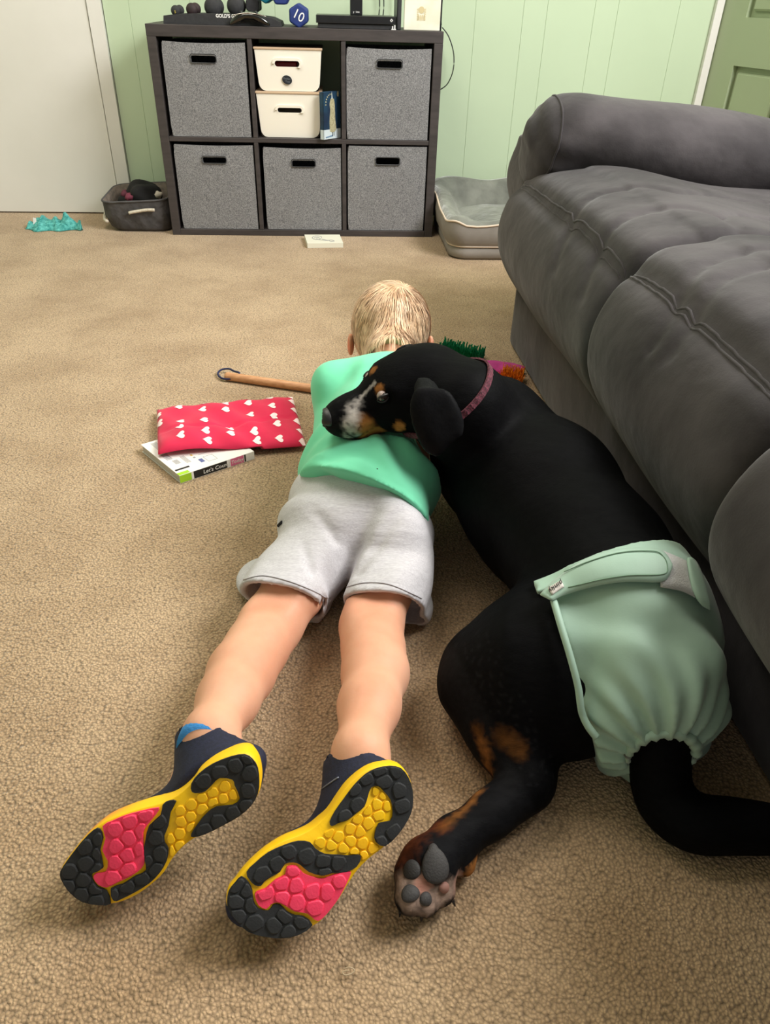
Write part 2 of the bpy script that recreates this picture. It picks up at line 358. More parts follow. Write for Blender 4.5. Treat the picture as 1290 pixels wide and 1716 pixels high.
plate('oval_tag', [(lu+.0155*cos(a)*1.0, lz+.0125*sin(a)-.12*.0155*cos(a)) for a in np.linspace(0, 2*pi, 24, endpoint=False)], [], -.0012, lambda x, y, g: W3(x, SV+.0145+g, y), mat('chalkboard_label', srgb(20, 26, 34), .6), wb1)
M_grey_ink = mat('grey_writing', srgb(110, 116, 124), .7)
text('tag_writing', 'Reuben', .0075, W3(lu-.001, SV+.0128, lz+.0035), cu-np.array([0, 0, .1]), (0, 0, 1), M_grey_ink, wb1, .0002, .2)
text('tag_writing', 'Toys', .0078, W3(lu+.001, SV+.0128, lz-.0045), cu-np.array([0, 0, .1]), (0, 0, 1), M_grey_ink, wb1, .0002, .2)
# picture book standing beside the bins
bk = thing('picture_book', 'blue picture book with a white bird-like figure leaning beside the white bins', 'book')
M_bkblue = mat('book_night_blue', srgb(30, 66, 92), .45, srgb(22, 40, 66), 25); M_bkw = mat('book_snow', srgb(205, 218, 224), .5); M_cream_fur = mat('book_cream', srgb(190, 184, 150), .6, srgb(150, 142, 110), 220)
b0 = W3(-.274, SV-.012, 0)[:2]; b1 = W3(-.262, SV-.022, 0)[:2]; b2 = W3(-.207, SV+.035, 0)[:2]
zb0, zb1 = .3115, .447
def prism(name, pts2, z0, z1, m, par):
    n = len(pts2); return mk(name, [(*p, z0) for p in pts2]+[(*p, z1) for p in pts2], [tuple(range(n))[::-1], tuple(range(n, 2*n))]+[(i, (i+1) % n, (i+1) % n+n, i+n) for i in range(n)], m, par)
off = b2-b1; thk = b0-b1
prism('pages', [b1+thk*.12+off*.02, b1+thk*.12+off*.98, b0-thk*.12+off*.98, b0-thk*.12+off*.02], zb0+.002, zb1-.002, M_bkw, bk)
prism('front_cover', [b1, b2, b2+thk*.1, b1+thk*.1], zb0+.028, zb1, M_bkblue, bk); prism('back_cover', [b0, b0+off, b0+off-thk*.1, b0-thk*.1], zb0, zb1, M_bkblue, bk); prism('spine', [b1, b1+thk*.0+off*.02, b0+off*.02, b0], zb0+.028, zb1, M_bkblue, bk)
prism('cover_snow', [b1, b2, b2+thk*.1, b1+thk*.1], zb0, zb0+.028, M_bkw, bk); prism('spine_snow', [b1, b1+off*.02, b0+off*.02, b0], zb0, zb0+.028, M_bkw, bk)
bn = np.array([off[1], -off[0]]); bn /= np.linalg.norm(bn)
def B3(s, z, h): q = b1+off*s+bn*h; return (q[0], q[1], zb0+z)
def bkshape(name, pts, m, hh=.0004): return plate(name, pts, [], hh, lambda x, y, g: B3(x, y, g), m, bk)
bkshape('printed_figure', [(.36, .022), (.34, .05), (.40, .085), (.36, .10), (.42, .115), (.48, .118), (.62, .115), (.66, .10), (.68, .06), (.74, .028), (.66, .02), (.5, .018)], M_cream_fur)
bkshape('printed_beak', [(.48, .116), (.54, .116), (.50, .136)], M_bkw, .0006); bkshape('printed_leg', [(.50, .007), (.535, .007), (.53, .02), (.50, .02)], M_dark, .0006); bkshape('printed_leg', [(.58, .008), (.61, .008), (.61, .02), (.58, .02)], M_dark, .0006)
bkshape('printed_shadow', [(.12, .004), (.5, .006), (.5, .011), (.1, .007)], mat('book_shadow_blue', srgb(110, 140, 170), .6), .0006)
bkshape('printed_moon', [(.86+.05*cos(a), .128+.008*sin(a)) for a in np.linspace(0, 2*pi, 14, endpoint=False)], M_cream_fur)
for i in range(7):
    a = radians(180-16*i); bkshape('printed_arc', [(.45+.34*cos(a+.06), .10+.031*sin(a+.06)), (.45+.34*cos(a-.06), .10+.031*sin(a-.06)), (.45+.28*cos(a-.06), .10+.027*sin(a-.06)), (.45+.28*cos(a+.06), .10+.027*sin(a+.06))], M_cream_fur)

# ================================================================== THINGS ON TOP OF THE SHELF
def top(px, v): u, z = Wpix(px, 44, v); return u
# fitness step with dumbbells
g0, g1 = -.742, -.385
M_rub = mat('black_rubber', srgb(48, 48, 51), .8, srgb(40, 40, 43), 90, bump=.2, bscale=400)
step = thing('fitness_case', 'black exercise case with white lettering lying on top of the shelf', 'exercise equipment')
pts = [(g0, ZT+.0005), (g1, ZT+.0005), (g1-.004, ZT+.012), (g1-.03, ZT+.022), (g1-.10, ZT+.029), (g0+.14, ZT+.029), (g0+.05, ZT+.026), (g0+.003, ZT+.021)]
plate('case_body', pts, [], .18, lambda x, y, h: W3(x, SV+.016+h, y), M_rub, step)
gp = Wpix(377, 27, SV+.016)
text('case_lettering', "GOLD'S GYM", .0125, W3(gp[0]-.028, SV+.0155, gp[1]), cu, (0, 0, 1), M_whiteink, step, .0003, 0, 'LEFT', .0004)
# balls / round weights behind
def dumbbell_round(px, py, r, label, v, color=None, mark=None):
    t = thing('dumbbell', label, 'dumbbell', 'black dumbbells behind the exercise case')
    u, z = Wpix(px, py, v); zc = z
    for vv in (v, v+.075):
        bm = bmesh.new(); bmesh.ops.create_uvsphere(bm, u_segments=20, v_segments=12, radius=r)
        for q in bm.verts: q.co = Vector(W3(u+q.co.x, vv+r*.2+q.co.y*.75, zc+q.co.z))
        from_bm('weight_head', bm, color or M_rub, t, True)
    tube('grip', [W3(u, v, zc), W3(u, v+.075, zc)], r*.35, M_rub, t)
    if mark: text('weight_mark', mark, r*.75, W3(u, v-r*.56, zc-r*.2), cu, (0, 0, 1), mat('gold_print', srgb(190, 170, 70), .6), t, .0003)
    return t
M_maroon = mat('dark_maroon_rubber', srgb(52, 34, 38), .7, srgb(36, 26, 28), 50)
DZ = ZT+.0305
dumbbell_round(294, 18, .0145, 'small black round dumbbell with yellow mark, leftmost on the exercise case', SV+.07, None, '5')
dumbbell_round(321, 16, .0175, 'dark maroon round dumbbell on the exercise case, second from the left', SV+.07, M_maroon)
dumbbell_round(356, 12, .026, 'large black round dumbbell in the middle of the exercise case', SV+.07)
dumbbell_round(394, 10, .026, 'large black round dumbbell behind the game controller', SV+.07)
def hexbell(u, z, r, v0, ln, rot, m, label, num, face_v=None):
    t = thing('hex_dumbbell', label, 'dumbbell')
    for (a, b_) in ((v0, v0+.036), (v0+.036+ln, v0+.072+ln)):
        hexp = [(u+r*cos(radians(60*i)+rot), z+r*sin(radians(60*i)+rot)) for i in range(6)]
        bm = bmesh.new(); vs = [bm.verts.new(W3(x, a, y)) for x, y in hexp]; vb = [bm.verts.new(W3(x, b_, y)) for x, y in hexp]
        bm.faces.new(vs); bm.faces.new(vb[::-1]); [bm.faces.new((vs[i], vb[i], vb[(i+1) % 6], vs[(i+1) % 6])) for i in range(6)]
        bmesh.ops.recalc_face_normals(bm, faces=bm.faces); bmesh.ops.bevel(bm, geom=list(bm.edges), offset=r*.16, segments=3, profile=.5, affect='EDGES'); from_bm('weight_head', bm, m, t, False)
    tube('grip', [W3(u, v0+.03, z), W3(u, v0+.045+ln, z)], .009, mat('chrome', srgb(150, 150, 155), .25, metal=1), t)
    if num: 
        an = rot; text('weight_number', num, r*1.1, W3(u, v0-.0006, z), cu*cos(an)+np.array([0, 0, sin(an)]), -cu*sin(an)+np.array([0, 0, cos(an)]), M_whiteink, t, .0003)
    return t
M_blue = mat('blue_neoprene', srgb(28, 52, 120), .6, srgb(22, 42, 104), 40, bump=.1, bscale=300)
M_cyan = mat('cyan_neoprene', srgb(20, 140, 175), .6)
hu_, hz_ = Wpix(500, 24, SV+.03)
hexbell(hu_, ZT+.0295, .033, SV+.03, .05, radians(-30), M_blue, 'blue hex dumbbell marked 10 lying on the shelf top beside the games console', '10')
u2, z2 = Wpix(470, 3, SV+.05)
hexbell(u2, ZT+.084, .032, SV+.045, .05, radians(0), M_blue, 'blue hex dumbbell resting on top of the other dumbbells', '10')
u3, z3 = Wpix(446, -4, SV+.08)
hexbell(u3-.004, ZT+.086, .030, SV+.10, .04, radians(30), M_cyan, 'bright cyan hex dumbbell at the top of the dumbbell pile', None)
u4, z4 = Wpix(424, 14, SV+.09)
hexbell(u4-.004, ZT+.052, .024, SV+.12, .04, radians(30), M_rub, 'black hex dumbbell under the cyan one in the dumbbell pile', None)
# game controller
gc = thing('game_controller', 'black wireless game controller leaning at the front of the shelf top', 'game controller')
cu0, cz0 = Wpix(418, 30, SV-.0+.008); K = 1.72
bm = bmesh.new(); bmesh.ops.create_uvsphere(bm, u_segments=24, v_segments=14, radius=1)
def ctl(x, y, z):
    ax = abs(x); w = .036; drop = -.014*(max(0, ax-.35)/.65)**1.4 if ax > .35 else 0
    thick = .011+.003*(ax > .5)*(ax-.5)
    return (x*w*K, y*.012, (z*thick+drop+(.004*(1-ax)) - (0 if ax > .35 else (-.004)*(z < 0)))*1.15)
for q in bm.verts: c = ctl(*q.co); q.co = Vector(W3(cu0+c[0], SV+.004-.012*.0+c[1]-.004, ZT+.0205+c[2]))
from_bm('controller_shell', bm, mat('gloss_black', srgb(14, 14, 16), .12, coat=.6), gc, True)
tube('chrome_edge', [W3(cu0+x*.034*K, SV-.010, ZT+.0335-.010*abs(x)**2) for x in np.linspace(-.9, .9, 14)], .0012, mat('chrome2', srgb(190, 185, 180), .2, metal=1), gc)
for sx in (-1, 1): tube('thumbstick', [W3(cu0+sx*.013*K, SV-.004, ZT+.030), W3(cu0+sx*.013*K, SV-.006, ZT+.038)], .0042, M_blackp, gc)
# console
x0, x1 = -.279, -.036
con = thing('games_console', 'black two-tier games console with white logo at the front of the shelf top', 'games console')
wbox('lower_case', x0+.005, x1-.004, SV+.012, SV+.20, ZT+.0005, ZT+.0125, M_blackmatte, con, .001); wbox('upper_case', x0, x1, SV+.006, SV+.205, ZT+.0135, ZT+.034, M_blackp, con, .001); wbox('vent_gap', x0+.006, x1-.006, SV+.014, SV+.19, ZT+.012, ZT+.014, M_dark, con, 0)
lx, lz2 = x1-.012, ZT+.0245
plate('console_logo', [(lx+.0042*cos(a), lz2+.0042*sin(a)) for a in np.linspace(0, 2*pi, 20, endpoint=False)], [], -.0005, lambda x, y, g: W3(x, SV+.006+g, y), M_whiteink, con)
for s_ in (1, -1): tube('logo_cross', [W3(lx+.003*q*s_, SV+.0052, lz2+.003*abs(q)*np.sign(q)) for q in (-1, 0, 1)], .0006, M_blackp, con, n=5)
dk = thing('white_clip_stand', 'tiny white forked clip at the right end of the games console', 'clip')
wbox('clip_base', x1-.012, x1+.002, SV+.001, SV+.005, ZT+.0005, ZT+.003, M_whiteink, dk, 0); wbox('clip_bar', x1-.010, x1-.0065, SV+.001, SV+.005, ZT+.0031, ZT+.010, M_whiteink, dk, 0); wbox('clip_bar', x1-.003, x1, SV+.001, SV+.005, ZT+.0031, ZT+.013, M_whiteink, dk, 0)
sp = thing('small_speaker', 'small black box with silver lettering standing on the games console', 'speaker')
su, sz = Wpix(597, 8, SV+.06)
wbox('speaker_body', su-.019, su+.019, SV+.06, SV+.10, ZT+.0345, ZT+.085, M_blackp, sp, .002); text('speaker_lettering', 'y · ktas', .007, W3(su, SV+.0595, ZT+.043), cu, (0, 0, 1), M_whiteink, sp, .0002)
gap = thing('upright_case', 'thin dark upright case between the games console and white frame', 'case')
wbox('case_shell', x1+.007, x1+.019, SV+.02, SV+.15, ZT+.0005, ZT+.13, M_blackmatte, gap, .002); wbox('case_edge', x1+.005, x1+.0068, SV+.02, SV+.15, ZT+.0005, ZT+.13, M_blackp, gap, 0)
fr = thing('wall_picture', 'white picture board with pale tan printed flower, right end of the shelf top', 'picture')
wbox('board', -.009, .103, SV+.012, SV+.026, ZT+.0005, ZT+.12, mat('off_white_board', srgb(232, 230, 216), .6, srgb(222, 218, 198), 18), fr, .002)
wbox('black_edge', .1035, .1075, SV+.012, SV+.03, ZT+.0005, ZT+.12, M_blackp, fr, 0)
M_tan = mat('tan_print', srgb(202, 188, 146), .7)
fu, fz = Wpix(706, 22, SV+.012)
def fp(name, pts): plate(name, pts, [], -.0006, lambda x, y, g: W3(x, SV+.012+g, y), M_tan, fr)
fp('printed_head', [(fu+.009*cos(a), fz+.008+.009*sin(a)) for a in np.linspace(0, 2*pi, 20, endpoint=False)])
for k in range(7):
    for sx in (-1, 1): cc = (fu+sx*.011, fz+.010-.0045*k); fp('printed_leaf', [(cc[0]-.004, cc[1]-.001), (cc[0], cc[1]-.0018), (cc[0]+.004, cc[1]+.001), (cc[0], cc[1]+.0015)])
for k in range(4): fp('printed_petal', [(fu-.009+.006*k+.0022*cos(a), fz-.012+.008*sin(a)) for a in np.linspace(0, 2*pi, 12, endpoint=False)])
cb = thing('power_cable', 'black cable looping down the green wall beside the shelf', 'cable')
tube('cable_cord', spline([(lambda w: W3(w[0], -.05, w[1]))(Wpix(*p_, -.05)) for p_ in ((741, 46), (752, 62), (760, 90), (759, 118), (750, 140), (738, 150))], 6), .0018, M_blackp, cb)
tube('cable_cord', spline([(lambda w: W3(w[0], SV+.1, w[1]))(Wpix(*p_, SV+.1)) for p_ in ((738, 50), (739, 40), (737, 20), (735, -5), (734, -30))], 6), .0022, M_blackp, cb)
for px_ in (633, 640, 659): cc = thing('hanging_cable', ('leftmost of the three thin black cables hanging behind the games console', 'middle one of the three thin black cables behind the games console', 'rightmost of the three thin black cables, near the upright case')[(633, 640, 659).index(px_)], 'cable', 'cables behind the console'); tube('cable_cord', spline([(lambda w: W3(w[0], -.02, w[1]))(Wpix(*p_, -.02)) for p_ in ((px_, 38), (px_+3, 10), (px_+1, -30))], 5), .0018, M_blackp, cc)

# card / little canvas on the floor in front of the shelf
tile = thing('drawing_board', 'small white block with faint pencil drawing on the carpet below the shelf', 'drawing')
q = [P(510, 393, .016), P(569, 393, .016), P(575, 407, .016), P(515, 408, .016)]
prismv = [(*p_[:2], .0005) for p_ in q]+[(*p_[:2], .016) for p_ in q]
# keep clear of the shelf's plinth
for i in (0, 1): pass
mk('board_block', prismv, [(3, 2, 1, 0), (4, 5, 6, 7)]+[(i, (i+1) % 4, (i+1) % 4+4, i+4) for i in range(4)], mat('white_block', srgb(226, 224, 208), .7), tile)
o_ = np.array(q[3]); ex = np.array(q[2])-o_; ey = np.array(q[0])-o_
def T3(x, y): return o_+ex*x+ey*y+np.array([0, 0, .0006])
for pts in ([(.18, .6), (.26, .78), (.38, .8), (.46, .7), (.42, .5), (.32, .4), (.22, .46), (.18, .6)], [(.3, .5), (.36, .38), (.48, .3), (.6, .26)], [(.45, .42), (.58, .3), (.7, .32), (.76, .22)], [(.24, .62), (.34, .66), (.4, .56)], [(.62, .24), (.7, .16), (.78, .2)]):
    tube('pencil_line', spline([T3(*p_) for p_ in pts], 4), .0009, mat('pencil', srgb(150, 150, 156), .8), tile, n=4)

# ================================================================== SOFT BASKET
bs = thing('fabric_basket', 'dark grey soft basket with cream rope handles between the door and the shelf', 'basket')
M_bask = mat('basket_canvas', srgb(84, 82, 84), .85, srgb(70, 68, 70), 40, bump=.3, bscale=500, b2=.8, b2scale=14, b2dist=.02)
M_baskin = mat('basket_lining', srgb(120, 108, 98), .9, srgb(90, 82, 76), 60, bump=.3, bscale=80)
def bring(u0, u1, v0, v1, z, r, ins=0, n=5, jit=0):
    pts = slot((u0+u1)/2, (v0+v1)/2, u1-u0-2*ins, v1-v0-2*ins, r, n); return [W3(x+jit*sin(9*i), y+jit*cos(7*i), z if not callable(z) else z(x, y)) for i, (x, y) in enumerate(pts)]
bu0, bu1, bv0, bv1 = -1.035, -.802, -.275, -.030
ztop = lambda x, y: .098+.012*(y-bv0)/.25+.012*(x-bu0)/.23
rings = [bring(bu0+.03, bu1-.008, bv0+.02, bv1-.02, .001, .05), bring(bu0+.018, bu1-.006, bv0+.006, bv1-.01, .012, .05, jit=.002), bring(bu0+.004, bu1-.003, bv0+.004, bv1-.006, .05, .05, jit=.004), bring(bu0+.002, bu1, bv0+.0, bv1, .082, .05, jit=.002), bring(bu0, bu1, bv0, bv1, ztop, .045)]
def loft(name, rings, m, parent, cap0=True, cap1=False):
    n = len(rings[0]); V = [p_ for r_ in rings for p_ in r_]; F = []
    for j in range(len(rings)-1):
        for i in range(n): F.append((j*n+i, j*n+(i+1) % n, (j+1)*n+(i+1) % n, (j+1)*n+i))
    if cap0: F.append(tuple(range(n))[::-1])
    if cap1: F.append(tuple((len(rings)-1)*n+i for i in range(n)))
    return mk(name, V, F, m, parent, True)
loft('basket_wall', rings, M_bask, bs)
loft('basket_lining', [bring(bu0, bu1, bv0, bv1, ztop, .045), bring(bu0, bu1, bv0, bv1, ztop, .045, ins=.006), bring(bu0, bu1, bv0, bv1, .07, .045, ins=.010), bring(bu0, bu1, bv0, bv1, .035, .045, ins=.016)], M_baskin, bs, False, True)
tube('rim_seam', bring(bu0, bu1, bv0, bv1, lambda x, y: ztop(x, y)-.001, .045), .0035, M_bask, bs, True, 8)
M_rope = mat('cream_rope', srgb(214, 206, 190), .8, srgb(190, 180, 164), 200)
ha = [(lambda w: W3(w[0], bv0-.006, w[1]))(Wpix(*p_, bv0-.006)) for p_ in ((216, 357), (225, 355), (245, 352), (259, 352))]
tube('rope_handle', spline(ha, 5), .0052, M_rope, bs)
tube('rope_handle', spline([W3(bu0-.004, -.19, .05), W3(bu0-.008, -.2, .043), W3(bu0-.002, -.235, .034), W3(bu0+.012, -.262, .034)], 5), .006, M_rope, bs)
# clothes / toys in the basket
bl = thing('black_cloth', 'crumpled black cloth heaped inside the soft basket', 'cloth')
bm = bmesh.new(); bmesh.ops.create_icosphere(bm, subdivisions=4, radius=1)
for v in bm.verts:
    c = v.co.copy(); d = 1+.12*sin(5*c.x+3*c.z)+.10*sin(7*c.y-4*c.x)
    v.co = Vector(W3(-.915+c.x*.072*d, -.15+c.y*.075*d, .092+c.z*(.05 if c.z > 0 else .035)*d+.012*c.x))
from_bm('cloth_heap', bm, mat('black_cloth', srgb(18, 17, 18), .9, bump=.4, bscale=40), bl, True)
for k, (du, dv, col) in enumerate(((-.055, -.02, srgb(90, 36, 52)), (-.03, -.068, srgb(110, 44, 62)), (.055, .0, srgb(150, 90, 60)), (.06, -.02, srgb(200, 190, 175)))):
    bm = bmesh.new(); bmesh.ops.create_icosphere(bm, subdivisions=2, radius=1)
    for v in bm.verts: v.co = Vector(W3(-.915+du+v.co.x*.016, -.15+dv+v.co.y*.016, .105+v.co.z*.012+.004*sin(9*v.co.x)))
    lab = ('plum coloured fabric scrap at the left of the basket heap', 'dark red fabric scrap in front of the black basket cloth', 'orange brown scrap behind the black basket cloth', 'pale scrap at the right of the black basket cloth')[k]
    tag(from_bm('fabric_scrap', bm, mat('scrap_%d' % k, col, .8), None, True), lab, 'cloth')

# teal rag with tag
rag = thing('teal_rag', 'crumpled turquoise rag with a white tag on the carpet by the white door', 'cloth')
ra = P(60, 378, 0); rb = P(140, 386, 0); nx, ny = 46, 16; V = []; F = []; cl = []
ax_ = rb-ra; perp = np.array([-ax_[1], ax_[0], 0]); perp /= np.linalg.norm(perp)
for i in range(nx):
    for j in range(ny):
        s_ = i/(nx-1); t_ = j/(ny-1)-.5; wd = .11*(.9+.35*sin(5*s_+.5))*(1-.85*max(0, s_-.72)/.28)
        z = .006+.018*abs(sin(11*s_+4*t_))*(1-abs(2*t_))+.012*abs(sin(23*s_+9*t_+1))*(1-abs(2*t_)**2)+(.022*math.exp(-((s_-.68)/.1)**2) if t_ > 0 else 0)
        p_ = ra+ax_*s_+perp*(wd*t_+.008*sin(17*s_)); V.append((p_[0], p_[1], z*(1-abs(2*t_)**4)+.002))
for i in range(nx-1):
    for j in range(ny-1): F.append((i*ny+j, (i+1)*ny+j, (i+1)*ny+j+1, i*ny+j+1))
o = mk('rag_cloth', V, F, mat('teal_terry', srgb(110, 200, 196), .95, srgb(50, 140, 138), 90, bump=.8, bscale=250, bdist=.004), rag, True)
sm = o.modifiers.new('s', 'SOLIDIFY'); sm.thickness = .002
wt = P(57, 372, .02); mk('care_tag', [wt+np.array([-.006, 0, -.012]), wt+np.array([.006, .0, -.012]), wt+np.array([.009, .004, .012]), wt+np.array([-.002, .004, .014])], [(0, 1, 2, 3)], M_whiteink, rag)

# ================================================================== DOG BED
bed = thing('dog_bed', 'grey plush dog bed with cream piping between the shelf and the sofa', 'pet bed')
M_bed = mat('bed_plush', srgb(132, 134, 126), .9, srgb(96, 98, 92), 9, bump=.3, bscale=300, sheen=.6, b2=.6, b2scale=12, b2dist=.03)
M_bedout = mat('bed_canvas', srgb(150, 144, 138), .85, srgb(134, 128, 122), 10, bump=.3, bscale=500)
M_pipe = mat('cream_piping', srgb(214, 196, 178), .7)
c0 = P(742, 436, 0); 
ex_ = cu; bx0, bx1, by0, by1 = .142, .66, -.60, -.03   # in wall coordinates u, v
uv = lambda p_: ((p_-WO)@cu, (p_-WO)@cvv)
a0 = uv(P(745, 437, 0)); bx0 = max(a0[0], .132); by0 = a0[1]; bx1 = bx0+.62; by1 = -.06
def bedring(ins, z, r=.06, n=8, dens=1):
    pts = slot((bx0+bx1)/2, (by0+by1)/2, bx1-bx0-2*ins, by1-by0-2*ins, max(.01, r-ins*.3), n); out = []
    for i, p_ in enumerate(pts):   # densify
        q_ = pts[(i+1) % len(pts)]; L_ = math.hypot(q_[0]-p_[0], q_[1]-p_[1]); m_ = max(1, int(L_/.03)) if L_ > .05 else 1
        for k in range(m_): out.append((p_[0]+(q_[0]-p_[0])*k/m_, p_[1]+(q_[1]-p_[1])*k/m_))
    return out
base = bedring(0, 0); nb = len(base)
cxb, cyb = (bx0+bx1)/2, (by0+by1)/2
def bpt(i, s, z):
    x, y = base[i]; fy = (y-by0)/(by1-by0)   # front 0 .. back 1
    zz = z*(1+.22*fy**1.2) if z > .07 else z
    zz += (.005*sin(i*.55)+.003*sin(i*.9)) if z > .1 else 0
    return W3(cxb+(x-cxb)*s, cyb+(y-cyb)*s, zz)
loft('bed_base', [[bpt(i, .94, .0005) for i in range(nb)], [bpt(i, .97, .008) for i in range(nb)], [bpt(i, .975, .042) for i in range(nb)]], M_bedout, bed, True, True)
loft('bolster_outside', [[bpt(i, .975, .043) for i in range(nb)], [bpt(i, 1.01, .055) for i in range(nb)], [bpt(i, 1.03, .09) for i in range(nb)], [bpt(i, 1.02, .115) for i in range(nb)]], M_bedout, bed, False)
loft('bolster_inside', [[bpt(i, 1.02, .115) for i in range(nb)], [bpt(i, .99, .128) for i in range(nb)], [bpt(i, .93, .128) for i in range(nb)], [bpt(i, .86, .118) for i in range(nb)], [bpt(i, .80, .098) for i in range(nb)], [bpt(i, .72, .068) for i in range(nb)], [W3(cxb+(base[i][0]-cxb)*.5, cyb+(base[i][1]-cyb)*.5, .09) for i in range(nb)], [W3(cxb+(base[i][0]-cxb)*.05, cyb+(base[i][1]-cyb)*.05, .1) for i in range(nb)]], M_bed, bed, False, True)
tube('piping', [bpt(i, 1.022, .116) for i in range(nb)], .0032, M_pipe, bed, True, 6); tube('piping', [bpt(i, .98, .043) for i in range(nb)], .0028, M_pipe, bed, True, 6)
# ================================================================== distance-field sculpting
class Vol:
    def __init__(s, lo, hi, h):
        s.lo = np.array(lo, float); s.h = h; s.n = (np.ceil((np.array(hi)-s.lo)/h)).astype(int)+1
        s.ax = [np.float32(s.lo[i]+h*np.arange(s.n[i])) for i in range(3)]
        s.F = np.full(tuple(s.n), .06, np.float32)
    def copy(s):
        v = Vol.__new__(Vol); v.lo, v.h, v.n, v.ax = s.lo, s.h, s.n, s.ax; v.F = s.F.copy(); return v
    def grid(s): return np.meshgrid(*s.ax, indexing='ij', sparse=True)
    def apply(s, fn, lo, hi, mode='u', k=.02):
        m = max(.062, k)+2*s.h if mode != 'i' else 1e9
        a = [max(0, int((lo[i]-m-s.lo[i])/s.h)) if mode != 'i' else 0 for i in range(3)]; b = [min(int(s.n[i]), int((hi[i]+m-s.lo[i])/s.h)+2) if mode != 'i' else int(s.n[i]) for i in range(3)]
        if any(b[i] <= a[i] for i in range(3)): return
        sl = tuple(slice(a[i], b[i]) for i in range(3))
        X, Y, Z = np.meshgrid(*[s.ax[i][sl[i]] for i in range(3)], indexing='ij', sparse=True)
        f = fn(X, Y, Z); A = s.F[sl]
        if mode == 'u':
            h = np.clip(.5+.5*(A-f)/k, 0, 1); s.F[sl] = A*(1-h)+f*h-k*h*(1-h)
        elif mode == 's':   # smooth subtract
            h = np.clip(.5-.5*(A+f)/k, 0, 1); s.F[sl] = A*(1-h)-f*h+k*h*(1-h)
        elif mode == 'i': s.F[sl] = np.maximum(A, f)
        elif mode == 'add': s.F[sl] = A+f
    def cap(s, a, b, ra, rb, k=.02, sq=None, mode='u'):
        a = np.asarray(a, float); b = np.asarray(b, float); r = max(ra, rb)
        if sq is not None: n = np.asarray(sq[0], float); n = n/np.linalg.norm(n); f_ = 1/sq[1]-1
        def fn(X, Y, Z):
            px, py, pz = X-a[0], Y-a[1], Z-a[2]; d = b-a
            if sq is not None:
                q = (px*n[0]+py*n[1]+pz*n[2])*f_; px, py, pz = px+n[0]*q, py+n[1]*q, pz+n[2]*q; d = d+n*(d@n)*f_
            t = np.clip((px*d[0]+py*d[1]+pz*d[2])/(d@d+1e-12), 0, 1)
            q = np.sqrt((px-t*d[0])**2+(py-t*d[1])**2+(pz-t*d[2])**2)-(ra+(rb-ra)*t)
            if sq is not None and sq[1] < 1: q = q*(.5+.5*sq[1])
            return q
        rr = r*(max(1, sq[1]) if sq is not None else 1)
        s.apply(fn, np.minimum(a, b)-rr, np.maximum(a, b)+rr, mode, k); return s
    def ell(s, c, r, R=None, k=.02, mode='u'):
        c = np.asarray(c, float); r = np.asarray(r, float); R = np.eye(3) if R is None else np.asarray(R, float)  # rows = local axes
        def fn(X, Y, Z):
            px, py, pz = X-c[0], Y-c[1], Z-c[2]; L = [R[i][0]*px+R[i][1]*py+R[i][2]*pz for i in range(3)]
            k0 = np.sqrt(sum((L[i]/r[i])**2 for i in range(3))); k1 = np.sqrt(sum((L[i]/r[i]**2)**2 for i in range(3)))+1e-9
            return k0*(k0-1)/k1
        m = max(r); s.apply(fn, c-m, c+m, mode, k); return s
    def chain(s, pts, rs, k=.02, sq=None):
        for i in range(len(pts)-1): s.cap(pts[i], pts[i+1], rs[i], rs[i+1], k, sq)
        return s
    def plane(s, o, n):   # keep the side where (p-o).n < 0
        o = np.asarray(o, float); n = np.asarray(n, float); n = n/np.linalg.norm(n)
        X, Y, Z = s.grid(); s.F = np.maximum(s.F, ((X-o[0])*n[0]+(Y-o[1])*n[1]+(Z-o[2])*n[2]).astype(np.float32)); return s
    def disp(s, fn):
        X, Y, Z = s.grid(); s.F = s.F+fn(X, Y, Z).astype(np.float32); return s
    def at(s, p):
        q = (np.asarray(p, float)-s.lo)/s.h; i = np.clip(np.floor(q).astype(int), 0, s.n-2); f = q-i; v = 0
        for dx in (0, 1):
            for dy in (0, 1):
                for dz in (0, 1):
                    w = (f[..., 0] if dx else 1-f[..., 0])*(f[..., 1] if dy else 1-f[..., 1])*(f[..., 2] if dz else 1-f[..., 2])
                    v = v+w*s.F[i[..., 0]+dx, i[..., 1]+dy, i[..., 2]+dz]
        return v
    def grad(s, p):
        e = s.h; g = np.stack([s.at(p+np.eye(3)[i]*e)-s.at(p-np.eye(3)[i]*e) for i in range(3)], -1)
        return g/(np.linalg.norm(g, axis=-1, keepdims=True)+1e-9)
    def hit(s, px, py, off=0.0, t0=None):
        r = ray(px, py); r = r/np.linalg.norm(r); t = np.arange(.15, 3.2, .002); pts = EYE+t[:, None]*r
        ins = np.all((pts > s.lo) & (pts < s.lo+s.h*(s.n-1)), axis=1); v = np.where(ins, s.at(pts), 1)
        w = np.nonzero(v < off)[0]
        if len(w) == 0: return None
        j = w[0]; a, b = v[j-1], v[j]; tt = t[j-1]+.002*((a-off)/(a-b+1e-9) if a < .5 else 1); return EYE+tt*r
    def mesh(s):
        F = s.F; I = F < 0; nx, ny, nz = F.shape
        c = np.zeros((nx-1, ny-1, nz-1), np.int8)
        for dx in (0, 1):
            for dy in (0, 1):
                for dz in (0, 1): c += I[dx:nx-1+dx, dy:ny-1+dy, dz:nz-1+dz]
        act = np.nonzero((c > 0) & (c < 8)); A = np.stack(act, 1); N = len(A)
        idx = np.full(c.shape, -1, np.int32); idx[act] = np.arange(N)
        acc = np.zeros((N, 3)); cnt = np.zeros(N)
        cs = [(i, j, k) for i in (0, 1) for j in (0, 1) for k in (0, 1)]
